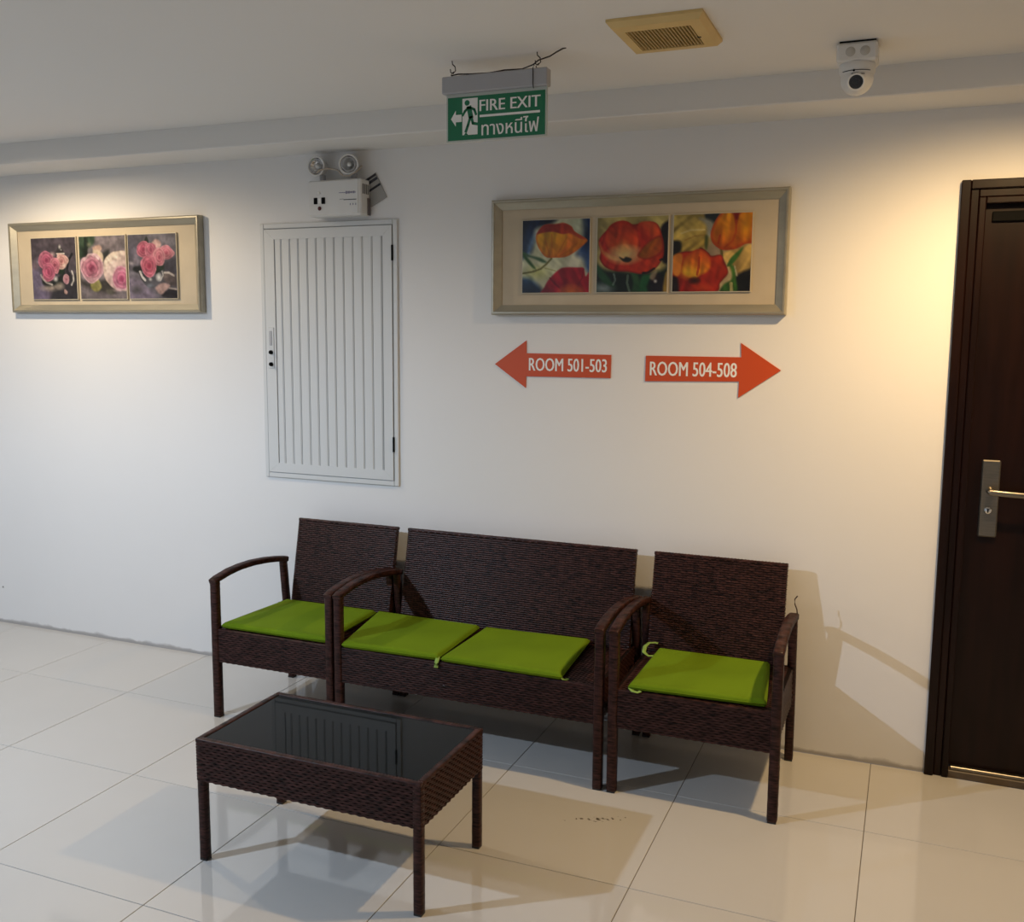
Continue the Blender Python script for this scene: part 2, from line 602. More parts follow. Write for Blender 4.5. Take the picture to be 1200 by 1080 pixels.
def rattan_seat(name, cx, hw, bdx, dx, label, cat, group=None, loose=False):
    """hw: half distance between leg centres; bdx, dx: how far the back and the rear legs are racked sideways"""
    t = thing(name, (cx, -0.33, 0), label, cat, group)
    lw = 0.0155
    arm = [(-0.583, 0.566), (-0.56, 0.5735), (-0.50, 0.582), (-0.43, 0.587), (-0.35, 0.586), (-0.26, 0.578), (-0.18, 0.566), (-0.115, 0.553)]
    for s in (-1, 1):
        x = cx + s * hw
        b = MB()
        wrapped(b, [(x, FY, 0.006), (x, FY, 0.565)], lw, lw, up=(0, 1, 0))
        leg = b.build('leg', M_WICK, t)
        MB().box(x - 0.014, x + 0.014, FY - 0.014, FY + 0.014, 0.0, 0.008).build('foot_cap', M_FOOT, leg)
        xr = x + dx
        b = MB()
        wrapped(b, [(xr, RY, 0.006), (xr, RY - 0.012, 0.23), (xr, RY - 0.035, 0.40), (xr, -0.135, 0.55)], lw * 0.92, lw * 0.92, up=(0, 1, 0))
        leg = b.build('leg', M_WICK, t)
        MB().box(xr - 0.014, xr + 0.014, RY - 0.014, RY + 0.014, 0.0, 0.008).build('foot_cap', M_FOOT, leg)
        b = MB()
        path = [(x + dx * (y + 0.583) / 0.468, y, z) for y, z in arm]
        path[0] = (x, -0.599, 0.560)
        path[1] = (x, -0.575, 0.569)
        wrapped(b, path, 0.0165, 0.0110, ring=0.0075, up=(0, 0, 1))
        ar = b.build('armrest', M_WICK, t)
        if loose and s > 0:
            b = MB()
            b.tube([(xr + 0.012, -0.13, 0.565), (xr + 0.011, -0.14, 0.585), (xr + 0.004, -0.145, 0.605), (xr + 0.002, -0.14, 0.622), (xr + 0.010, -0.13, 0.632)], 0.0022, 6)
            lo = b.build('loose_strand', M_WICK, ar)
    # aprons
    xa, xb = cx - hw + lw, cx + hw - lw
    yf = FY - 0.010
    b = MB()
    b.box(xa, xb, yf + 0.003, yf + 0.022, AP0 + 0.004, SEAT - 0.004, mi=1)
    weave(b, (xa, yf, AP0), (1, 0, 0), (0, 0, 1), (0, -1, 0), xb - xa, SEAT - AP0)
    b.build('front_apron', [M_WICK, M_WICK2], t)
    for s in (-1, 1):
        x = cx + s * (hw - 0.004)
        b = MB()
        b.box(min(x, x - s * 0.02), max(x, x - s * 0.02), FY + lw, -0.11, AP0 + 0.004, SEAT - 0.004, mi=1)
        o = (x + s * 0.003, -0.11 if s < 0 else FY + lw, AP0)
        weave(b, o, (0, -1 if s < 0 else 1, 0), (0, 0, 1), (s, 0, 0), -0.11 - FY - lw, SEAT - AP0)
        b.build('side_apron', [M_WICK, M_WICK2], t)
    b = MB()
    b.box(xa, xb, -0.135, -0.115, AP0 + 0.004, SEAT - 0.004, mi=1)
    weave(b, (xb, -0.112, AP0), (-1, 0, 0), (0, 0, 1), (0, 1, 0), xb - xa, SEAT - AP0)
    b.build('rear_apron', [M_WICK, M_WICK2], t)
    # woven seat with a rolled front edge
    b = MB()
    b.box(xa, xb, FY + 0.012, -0.116, SEAT - 0.022, SEAT - 0.0035, mi=1)
    weave(b, (xa, FY + 0.004, SEAT - 0.001), (1, 0, 0), (0, 1, 0), (0, 0, 1), xb - xa, -0.116 - FY - 0.004)
    rs = [(0.008 * math.cos(a), 0.008 * math.sin(a)) for a in [2 * math.pi * k / 8 for k in range(8)]]
    b.sweep([(xa, FY - 0.001, SEAT - 0.0065), (xb, FY - 0.001, SEAT - 0.0065)], rs)
    b.build('seat', [M_WICK, M_WICK2], t)
    # leaning woven back
    y0, z0, y1, z1 = -0.172, 0.362, -0.095, 0.732
    V = Vector((0, y1 - y0, z1 - z0))
    N = Vector((0, -(z1 - z0), (y1 - y0))).normalized()
    H = V.length
    Vn = V.normalized()
    wb0 = hw - 0.024
    xl, xr = cx + bdx - wb0, cx + bdx + wb0
    b = MB()
    th = 0.024
    M = Matrix(((1, 0, 0, 0), (0, -N.y, Vn.y, y0), (0, -N.z, Vn.z, z0), (0, 0, 0, 1)))
    b.box(xl + 0.002, xr - 0.002, 0.002, th - 0.002, 0.002, H - 0.002, mi=1, M=M)
    weave(b, (xl, y0, z0), (1, 0, 0), Vn, N, xr - xl, H)
    yb, zb = y0 - N.y * th, z0 - N.z * th
    weave(b, (xr, yb, zb), (-1, 0, 0), Vn, -N, xr - xl, H)
    for s, x in ((-1, xl), (1, xr)):
        o = (x, y0, z0) if s > 0 else (x, yb, zb)
        weave(b, o, -N if s > 0 else N, Vn, (s, 0, 0), th, H, pitch=0.012)
    bk = b.build('backrest', [M_WICK, M_WICK2], t)
    b = MB()
    top = Vector((0, y1, z1)) - N * th / 2
    wrapped(b, [(xl - 0.001, top.y, top.z), (xr + 0.001, top.y, top.z)], th / 2 + 0.001, 0.006, ring=0.012, up=tuple(Vn))
    b.build('top_roll', M_WICK, bk)
    return t


rattan_seat('rattan_armchair', -0.556, 0.268, 0.044, 0.007, 'brown rattan armchair at the left end of the row, under the shutter hatch', 'chair', 'brown rattan suite along the wall')
rattan_seat('rattan_loveseat', 0.2655, 0.515, 0.012, 0.004, 'brown rattan two-seat sofa between the two armchairs', 'sofa', 'brown rattan suite along the wall')
rattan_seat('rattan_armchair', 1.099, 0.268, -0.014, -0.006, 'brown rattan armchair at the right end of the row, beside the dark door', 'chair', 'brown rattan suite along the wall', loose=True)


# ------------------------------------------------------------------ cushions
def cushion(corners, label, seed, ties=()):
    """corners BL, BR, FR, FL on the seat; a flat square pad, 28 mm thick"""
    rnd = random.Random(seed)
    n = 22
    BL, BR, FR, FL = [Vector((x, y, 0)) for x, y in corners]
    z0, th = SEAT + 0.0012, 0.027
    cen = (BL + BR + FR + FL) / 4
    ph = [rnd.random() * 6 for _ in range(4)]
    vs, fs = [], []
    for side in (0, 1):
        for j in range(n + 1):
            for i in range(n + 1):
                # denser towards the rim so the edge reads round
                a = 0.5 - 0.5 * math.cos(math.pi * i / n)
                c = 0.5 - 0.5 * math.cos(math.pi * j / n)
                p = BL.lerp(BR, a).lerp(FL.lerp(FR, a), c)
                e = min(a, 1 - a, c, 1 - c)
                rim = min(1.0, e / 0.035)
                prof = math.sqrt(max(0.0, 1 - (1 - rim) ** 2))
                wob = 0.0018 * math.sin(5 * a + ph[0]) * math.sin(4 * c + ph[1]) + 0.0012 * math.sin(9 * a + 3 * c + ph[2])
                h = th * 0.5
                if side == 0:
                    z = z0 + h + (h * prof) + wob * min(1, e / 0.1)
                else:
                    z = z0 + h - (h * prof)
                vs.append((p.x, p.y, z))
    m = n + 1
    for j in range(n):
        for i in range(n):
            a = j * m + i
            fs.append((a, a + m, a + m + 1, a + 1))
            k = m * m + a
            fs.append((k, k + 1, k + m + 1, k + m))
    b = MB()
    b.add(vs, fs, True)
    root = thing('seat_cushion', (cen.x, cen.y, z0), label, 'cushion', 'lime green seat cushions')
    pad = b.build('pad', M_GREEN, root)
    import bmesh
    bm = bmesh.new()
    bm.from_mesh(pad.data)
    bmesh.ops.remove_doubles(bm, verts=bm.verts, dist=0.0002)
    bm.to_mesh(pad.data)
    bm.free()
    # piped seam round the rim
    b = MB()
    pts = []
    for P, Q in ((BL, BR), (BR, FR), (FR, FL), (FL, BL)):
        for k in range(6):
            q = P.lerp(Q, k / 6)
            pts.append((q.x, q.y, z0 + th * 0.5))
    pts.append(pts[0])
    b.tube(pts, 0.0024, 6, cap=False)
    b.build('piping', M_GREEN, root)
    for path in ties:
        b = MB()
        b.sweep([Vector((x, y, z)) for x, y, z in path], [(0.0075, 0.001), (-0.0075, 0.001), (-0.0075, -0.001), (0.0075, -0.001)])
        tie = b.build('tie', M_TIE, root)
    return root


Z = SEAT
cushion([(-0.768, -0.182), (-0.322, -0.182), (-0.307, -0.585), (-0.795, -0.585)], 'lime green cushion on the left armchair', 1)
cushion([(-0.312, -0.182), (0.160, -0.195), (0.172, -0.590), (-0.227, -0.598)], 'lime green cushion on the left half of the two-seat sofa', 2,
        ties=([(0.168, -0.582, Z + 0.017), (0.172, -0.592, Z + 0.014), (0.172, -0.603, Z + 0.002), (0.172, -0.605, Z - 0.010), (0.172, -0.605, Z - 0.016)],))
cushion([(0.190, -0.205), (0.618, -0.182), (0.648, -0.596), (0.186, -0.592)], 'lime green cushion on the right half of the two-seat sofa', 3,
        ties=([(0.640, -0.585, Z + 0.012), (0.652, -0.588, Z + 0.006), (0.660, -0.582, Z + 0.003), (0.662, -0.572, Z + 0.004)],))
cushion([(0.886, -0.180), (1.290, -0.178), (1.332, -0.570), (0.884, -0.590)], 'lime green cushion with a looped tie on the right armchair', 4,
        ties=([(0.893, -0.245, Z + 0.014), (0.868, -0.262, Z + 0.016), (0.848, -0.250, Z + 0.024), (0.843, -0.215, Z + 0.034), (0.852, -0.192, Z + 0.042), (0.873, -0.186, Z + 0.044), (0.884, -0.186, Z + 0.043)],
              [(0.888, -0.585, Z + 0.010), (0.900, -0.598, Z + 0.005), (0.918, -0.600, Z + 0.003), (0.926, -0.592, Z + 0.006)]))

# ------------------------------------------------------------------ coffee table
tx0, tx1, ty0, ty1, tz, ta = -0.169, 0.569, -1.484, -1.082, 0.372, 0.248
t = thing('coffee_table', ((tx0 + tx1) / 2, (ty0 + ty1) / 2, 0), 'low brown rattan coffee table with a black glass top, in front of the sofa', 'table')
lw = 0.0125
for x in (tx0 + lw, tx1 - lw):
    for y in (ty0 + lw, ty1 - lw):
        b = MB()
        wrapped(b, [(x, y, 0.006), (x, y, tz - 0.004)], lw, lw, up=(0, 1, 0))
        leg = b.build('leg', M_WICK, t)
        MB().box(x - 0.0115, x + 0.0115, y - 0.0115, y + 0.0115, 0, 0.008).build('foot_cap', M_FOOT, leg)
iw = 0.030
for (O, U, N, w) in (((tx0, ty0, ta), (1, 0, 0), (0, -1, 0), tx1 - tx0), ((tx1, ty0, ta), (0, 1, 0), (1, 0, 0), ty1 - ty0),
                     ((tx1, ty1, ta), (-1, 0, 0), (0, 1, 0), tx1 - tx0), ((tx0, ty1, ta), (0, -1, 0), (-1, 0, 0), ty1 - ty0)):
    b = MB()
    O, U, N = Vector(O), Vector(U), Vector(N)
    P = [O + U * 0.003 - N * 0.004, O + U * (w - 0.003) - N * 0.004, O + U * (w - 0.003) - N * 0.022, O + U * 0.003 - N * 0.022]
    zt = Vector((0, 0, tz - ta - 0.004))
    b.add([p for p in P] + [p + zt for p in P], [(0, 3, 2, 1), (4, 5, 6, 7), (0, 1, 5, 4), (1, 2, 6, 5), (2, 3, 7, 6), (3, 0, 4, 7)], mi=1)
    weave(b, O + U * 0.001 + N * 0.0005, U, (0, 0, 1), N, w - 0.002, tz - ta, row=0.0088, pitch=0.0135, amp=0.0021)
    b.build('apron', [M_WICK, M_WICK2], t)
for (x0, y0, x1, y1) in ((tx0, ty0 + 0.008, tx1, ty0 + 0.008), (tx0, ty1 - 0.008, tx1, ty1 - 0.008), (tx0 + 0.008, ty0 + 0.016, tx0 + 0.008, ty1 - 0.016), (tx1 - 0.008, ty0 + 0.016, tx1 - 0.008, ty1 - 0.016)):
    b = MB()
    wrapped(b, [(x0, y0, tz), (x1, y1, tz)], 0.009, 0.005, ring=0.010, up=(0, 0, 1))
    b.build('rim', M_WICK, t)
MB().box(tx0 + 0.018, tx1 - 0.018, ty0 + 0.018, ty1 - 0.018, tz - 0.004, tz + 0.0025, bev=0.0012).build('glass_top', M_GLASS, t)


# ------------------------------------------------------------------ painted prints
def curve_pts(pts, k=6):
    """closed smooth outline through pts"""
    pts = [np.array(p, float) for p in pts]
    n, out = len(pts), []
    for i in range(n):
        p0, p1, p2, p3 = pts[i - 1], pts[i], pts[(i + 1) % n], pts[(i + 2) % n]
        for q in range(k):
            s = q / k
            out.append(0.5 * ((2 * p1) + (-p0 + p2) * s + (2 * p0 - 5 * p1 + 4 * p2 - p3) * s * s + (-p0 + 3 * p1 - 3 * p2 + p3) * s ** 3))
    return np.array(out)


class Paint:
    def __init__(self, w, h, base, seed=0):
        self.n = (int(h), int(w))
        self.Y, self.X = np.mgrid[0:h, 0:w]
        self.X = self.X / (w - 1.0)
        self.Y = self.Y / (h - 1.0)
        self.img = np.ones((h, w, 3)) * np.array(base) / 255.0
        self.rs = np.random.RandomState(seed)
        self.sat, self.gain = 0.95, 0.88

    def noise(self, sx, sy, ang=0.0):
        """smooth value noise, sx and sy cells across"""
        c, s = math.cos(ang), math.sin(ang)
        u = ((self.X - .5) * c + (self.Y - .5) * s + 1.0) * sx
        v = (-(self.X - .5) * s + (self.Y - .5) * c + 1.0) * sy
        g = self.rs.rand(int(sy * 2) + 4, int(sx * 2) + 4)
        iu, iv = u.astype(int), v.astype(int)
        fu, fv = u - iu, v - iv
        fu, fv = fu * fu * (3 - 2 * fu), fv * fv * (3 - 2 * fv)
        return (g[iv, iu] * (1 - fu) + g[iv, iu + 1] * fu) * (1 - fv) + (g[iv + 1, iu] * (1 - fu) + g[iv + 1, iu + 1] * fu) * fv

    def inside(self, poly):
        X, Y = self.X, self.Y
        c = np.zeros(X.shape, bool)
        dmin = np.full(X.shape, 9.0)
        n = len(poly)
        for i in range(n):
            x0, y0 = poly[i]
            x1, y1 = poly[(i + 1) % n]
            if y0 != y1:
                hit = ((y0 > Y) != (y1 > Y)) & (X < (x1 - x0) * (Y - y0) / (y1 - y0) + x0)
                c ^= hit
            L = max((x1 - x0) ** 2 + (y1 - y0) ** 2, 1e-9)
            t = np.clip(((X - x0) * (x1 - x0) + (Y - y0) * (y1 - y0)) / L, 0, 1)
            dmin = np.minimum(dmin, np.hypot(X - x0 - t * (x1 - x0), Y - y0 - t * (y1 - y0)))
        return np.where(c, dmin, -dmin)

    def blend(self, a, col):
        a = np.clip(a, 0, 1)[..., None]
        self.img = self.img * (1 - a) + np.asarray(col) * a

    def blob(self, pts, col, col2=None, frm=None, to=None, soft=0.012, streak=0.0, ang=0.0, rim=None, rimw=0.03, alpha=1.0, smooth=True):
        """filled outline; colour runs from col at frm to col2 at to; streaky; rim colour near the outline"""
        d = self.inside(curve_pts(pts) if smooth else np.array(pts, float))
        a = np.clip(d / soft + 0.5, 0, 1) * alpha
        c = np.ones(self.img.shape) * np.array(col) / 255.0
        if col2 is not None:
            v = np.array(to, float) - np.array(frm, float)
            t = np.clip(((self.X - frm[0]) * v[0] + (self.Y - frm[1]) * v[1]) / (v @ v), 0, 1)[..., None]
            c = c * (1 - t) + np.array(col2) / 255.0 * t
        if streak:
            c = c * (1 + streak * (self.noise(22, 4, ang)[..., None] - 0.5) * 2)
        if rim is not None:
            k = np.clip(1 - d / rimw, 0, 1)[..., None] * 0.85
            c = c * (1 - k) + np.array(rim) / 255.0 * k
        self.blend(a, c)

    def glow(self, x, y, rx, ry, col, a=1.0, p=1.0, ang=0.0):
        c, s = math.cos(ang), math.sin(ang)
        u = (self.X - x) * c + (self.Y - y) * s
        v = -(self.X - x) * s + (self.Y - y) * c
        r = np.sqrt((u / rx) ** 2 + (v / ry) ** 2)
        self.blend(a * np.clip(1 - r, 0, 1) ** p, np.array(col) / 255.0)

    def line(self, pts, w, col, a=1.0):
        d = np.full(self.X.shape, 9.0)
        for (x0, y0), (x1, y1) in zip(pts[:-1], pts[1:]):
            L = max((x1 - x0) ** 2 + (y1 - y0) ** 2, 1e-9)
            t = np.clip(((self.X - x0) * (x1 - x0) + (self.Y - y0) * (y1 - y0)) / L, 0, 1)
            d = np.minimum(d, np.hypot(self.X - x0 - t * (x1 - x0), self.Y - y0 - t * (y1 - y0)))
        self.blend(a * np.clip((w - d) / 0.008 + 0.5, 0, 1), np.array(col) / 255.0)

    def mottle(self, sx, sy, amt, ang=0.0):
        self.img = self.img * (1 + amt * (self.noise(sx, sy, ang)[..., None] - 0.5) * 2)

    def rose(self, x, y, rx, ry, outer, inner, deep, seed=0):
        """a rose head: concentric crinkled petals"""
        rs = np.random.RandomState(seed)
        for k in range(6):
            f = 1 - k / 6.5
            m = 9
            ph = rs.rand() * 6
            pts = [(x + rx * f * (1 + 0.10 * rs.randn()) * math.cos(ph + 2 * math.pi * q / m),
                    y + ry * f * (1 + 0.10 * rs.randn()) * math.sin(ph + 2 * math.pi * q / m)) for q in range(m)]
            t = k / 5.0
            c = np.array(outer) * (1 - t) + np.array(inner) * t
            self.blob(pts, c, np.array(c) * 0.80, (x, y - ry * f), (x + rx * 0.3, y + ry * f), rim=(np.array(c) * 0.55 + np.array(deep) * 0.45 if k % 2 else np.minimum(np.array(c) * 1.18, 255)), rimw=0.028, streak=0.08, ang=ph)
        self.glow(x + rx * 0.05, y + ry * 0.05, rx * 0.28, ry * 0.28, deep, 0.85)


def print_block(frame, x0, x1, z0, z1, yb, yf, P, label):
    """a raised print on its own thick board: board + painted sheet"""
    bd = MB().box(x0, x1, yf + 0.0006, yb, z0, z1, bev=0.0012).build('print_block', M_EDGE, frame)
    bd['label'] = label
    h, w = P.n
    e = 0.004
    xs = np.linspace(x0 + e, x1 - e, w)
    zs = np.linspace(z1 - e, z0 + e, h)
    off = world_loc(bd)
    vs = [(xs[i] - off.x, yf - off.y, zs[j] - off.z) for j in range(h) for i in range(w)]
    fs = [(j * w + i, (j + 1) * w + i, (j + 1) * w + i + 1, j * w + i + 1) for j in range(h - 1) for i in range(w - 1)]
    me = bpy.data.meshes.new('painting')
    me.from_pydata(vs, [], fs)
    at = me.color_attributes.new('paint', 'FLOAT_COLOR', 'POINT')
    c = np.ones((h * w, 4))
    img = np.clip(P.img, 0, 1)
    g = img.mean(2, keepdims=True)
    img = np.clip((g + (img - g) * P.sat) * P.gain, 0, 1)
    c[:, :3] = s2l(img).reshape(-1, 3)
    at.data.foreach_set('color', c.ravel())
    me.materials.append(M_PAINT)
    o = bpy.data.objects.new('painting', me)
    COL.objects.link(o)
    o.parent = bd
    return bd


M_PAINT = mat('glossy_print', (1, 1, 1, 1), 0.30, spec=0.4)
_nt = M_PAINT.node_tree
_a = _nt.nodes.new('ShaderNodeAttribute')
_a.attribute_name = 'paint'
_nt.links.new(_a.outputs['Color'], _nt.nodes['Principled BSDF'].inputs['Base Color'])


def picture_frame(name, x0, x1, z0, z1, label):
    d, w = 0.038, 0.038
    t = thing(name, ((x0 + x1) / 2, 0, z0), label, 'picture', 'framed flower triptychs')
    MB().box(x0 + 0.01, x1 - 0.01, -0.012, -0.002, z0 + 0.01, z1 - 0.01).build('mount_board', M_MAT, t)
    # four mitred mouldings, sloping to the inside, thin bright lip outside
    prof = [(0.0, -0.002), (0.0, -d + 0.006), (0.005, -d), (0.011, -d), (0.013, -d + 0.004), (0.024, -d + 0.012), (w, -0.016), (w, -0.0115)]
    rect = [(x0, z0), (x1, z0), (x1, z1), (x0, z1)]
    inn = [(1, 1), (-1, 1), (-1, -1), (1, -1)]
    for k in range(4):
        A, Bc = rect[k], rect[(k + 1) % 4]
        ia, ib = inn[k], inn[(k + 1) % 4]
        vs = []
        for (P, I) in ((A, ia), (Bc, ib)):
            for (s, y) in prof:
                vs.append((P[0] + I[0] * s, y, P[1] + I[1] * s))
        n = len(prof)
        fs = [(i, i + 1, i + 1 + n, i + n) for i in range(n - 1)]
        b = MB()
        b.add(vs, fs)
        fix_normals(b.build('moulding', M_FRAME, t))
    return t


def tulip_1():
    P = Paint(88, 92, (196, 196, 160), 1)
    P.mottle(6, 6, 0.12)
    P.blob([(-.1, -.1), (.55, -.1), (.42, .06), (.2, .12), (.17, .3), (.12, .45), (-.1, .5)], (14, 22, 46), (50, 78, 118), (.1, .05), (.08, .5), soft=.08, streak=.5, ang=0.2)
    P.glow(.14, .3, .07, .2, (120, 150, 180), .7, ang=0.5)
    P.blob([(.88, -.1), (1.1, -.1), (1.1, .75), (.97, .7), (.9, .55), (.8, .48), (.9, .3)], (18, 34, 66), (40, 70, 120), (.95, .2), (.9, .6), soft=.07, streak=.3)
    P.glow(.82, .1, .16, .25, (196, 206, 176), .9)
    P.glow(.78, .6, .22, .22, (212, 206, 186), .8)
    P.blob([(-.1, .85), (.1, .78), (.2, .86), (.3, .96), (.28, 1.1), (-.1, 1.1)], (12, 26, 48), (40, 74, 110), (.1, 1), (.05, .8), soft=.08, streak=.4)
    P.glow(.22, .72, .28, .14, (196, 196, 112), .9)
    P.blob([(0, .42), (.12, .48), (.28, .52), (.37, .58), (.3, .58), (.16, .52), (.02, .48)], (58, 92, 56), soft=.03)
    P.blob([(0, .44), (.1, .54), (.2, .66), (.14, .64), (.03, .52)], (40, 84, 20), soft=.03)
    P.line([(0, .73), (.15, .71), (.28, .67), (.37, .60), (.44, .53)], .014, (112, 110, 50))
    P.line([(.34, .66), (.5, .70)], .008, (150, 150, 90), .7)
    P.blob([(.21, .19), (.32, .07), (.5, .06), (.62, .05), (.73, .10), (.78, .17), (.9, .24), (.97, .29), (.93, .34), (.8, .44), (.66, .51), (.5, .52), (.36, .51), (.27, .42), (.21, .3)], (222, 156, 20), (206, 112, 14), (.4, .2), (.55, .52), streak=.22, ang=0.1, rim=(196, 90, 30), rimw=.035)
    P.blob([(.21, .19), (.32, .07), (.5, .06), (.62, .05), (.73, .10), (.78, .17), (.94, .27), (.86, .27), (.7, .2), (.6, .2), (.45, .165), (.3, .175)], (158, 40, 22), (190, 66, 30), (.5, .1), (.85, .25), streak=.15, soft=.02)
    P.blob([(.68, .2), (.8, .24), (.84, .3), (.72, .38), (.6, .48), (.55, .5), (.66, .34)], (222, 120, 30), (206, 96, 22), (.75, .2), (.6, .5), soft=.04, streak=.2)
    for (a, c) in (((.34, .25), (.42, .5)), ((.44, .2), (.45, .5)), ((.66, .25), (.5, .5)), ((.82, .33), (.56, .5))):
        P.line([a, ((a[0] + c[0]) / 2, (a[1] + c[1]) / 2 + .02), c], .008, (176, 84, 10), .5)
    P.blob([(.28, 1.1), (.34, .92), (.42, .80), (.56, .68), (.66, .655), (.82, .66), (.92, .67), (.95, .78), (1.02, .74), (1.1, 1.1)], (168, 22, 38), (140, 20, 34), (.6, .7), (.5, 1), streak=.22, ang=-.5, soft=.02)
    P.line([(.42, .80), (.5, .88), (.57, .94)], .012, (104, 12, 28), .8)
    P.line([(.92, .68), (.9, .8), (.84, .9)], .010, (112, 14, 26), .6)
    P.glow(.74, 1.0, .24, .13, (222, 120, 40), .95, .8)
    P.glow(.74, .92, .10, .12, (206, 84, 36), .6)
    P.mottle(9, 26, .10, .7)
    P.mottle(20, 6, .07, .3)
    return P


def tulip_2():
    P = Paint(88, 92, (176, 160, 96), 2)
    P.mottle(6, 5, 0.3)
    P.glow(.92, .08, .25, .2, (206, 190, 110), .9)
    P.blob([(-.1, .55), (.15, .7), (.9, .72), (1.1, .5), (1.1, 1.1), (-.1, 1.1)], (16, 28, 22), soft=.08)
    P.blob([(.9, .15), (1.1, .1), (1.1, .55), (.93, .6)], (20, 14, 16), soft=.04)
    P.glow(.1, .95, .22, .12, (150, 168, 172), .9)
    P.blob([(-.02, .62), (.1, .72), (.2, .84), (.26, .93), (.12, .88), (.02, .78)], (34, 74, 44), soft=.04)
    P.blob([(.5, .75), (.6, .78), (.62, 1.05), (.5, 1.05), (.53, .9)], (52, 92, 54), (30, 64, 36), (.5, .75), (.6, 1), soft=.04)
    P.blob([(.64, .8), (.78, .78), (.72, .92), (.74, 1.05), (.62, 1.05)], (28, 84, 44), soft=.04)
    P.line([(.25, .76), (.27, .84), (.24, .9)], .014, (140, 160, 150), .6)
    P.line([(.45, .78), (.44, .88), (.48, 1.0)], .016, (120, 142, 122), .6)
    P.blob([(.78, .8), (.92, .78), (.98, .98), (.78, 1.02)], (24, 18, 26), soft=.04)
    P.blob([(.78, .76), (.86, .72), (.82, .84), (.76, .82)], (160, 140, 110), soft=.03, alpha=.8)
    P.glow(.84, .86, .035, .035, (230, 230, 225), 1)
    P.blob([(.98, .75), (1.05, .75), (1.05, 1.05), (.95, 1.0)], (150, 120, 50), soft=.03)
    P.blob([(.02, .30), (.05, .45), (.04, .55), (.12, .66), (.28, .72), (.45, .73), (.6, .76), (.75, .75), (.88, .65), (.95, .5), (.93, .3), (.86, .12), (.75, .07), (.6, .09), (.5, .1), (.3, .06), (.15, .15)], (172, 36, 22), (190, 50, 22), (.2, .6), (.8, .6), streak=.2, ang=.4, rim=(120, 20, 20), rimw=.03)
    P.blob([(.03, .32), (.1, .44), (.28, .54), (.36, .58), (.2, .56), (.06, .46)], (206, 120, 60), soft=.03, alpha=.8)
    P.blob([(.1, .3), (.15, .14), (.26, .06), (.40, .05), (.52, .12), (.6, .22), (.62, .35), (.58, .46), (.46, .52), (.32, .53), (.18, .45)], (188, 48, 20), (206, 72, 30), (.3, .1), (.3, .4), streak=.24, ang=.15, rim=(150, 28, 16), rimw=.05)
    P.glow(.40, .50, .30, .15, (232, 210, 140), 1.0, .7)
    P.glow(.38, .42, .12, .14, (226, 180, 100), .7)
    P.blob([(.58, .1), (.72, .07), (.84, .12), (.88, .25), (.78, .34), (.66, .4), (.6, .3)], (192, 40, 22), (210, 76, 34), (.6, .2), (.7, .1), streak=.15, soft=.03)
    P.blob([(.58, .52), (.66, .4), (.78, .3), (.9, .27), (.94, .42), (.86, .52), (.7, .57)], (152, 82, 18), (172, 62, 22), (.7, .4), (.92, .5), soft=.03, streak=.25, ang=.6, rim=(140, 24, 18), rimw=.03)
    P.blob([(.32, .53), (.38, .55), (.42, .53), (.5, .56), (.46, .6), (.38, .59)], (26, 26, 16), soft=.02)
    P.line([(.9, .58), (1.0, .55)], .016, (24, 12, 14))
    P.line([(.66, .75), (.74, .74), (.82, .69)], .015, (20, 14, 14), .9)
    P.mottle(9, 26, .10, .7)
    P.mottle(20, 6, .07, .3)
    return P


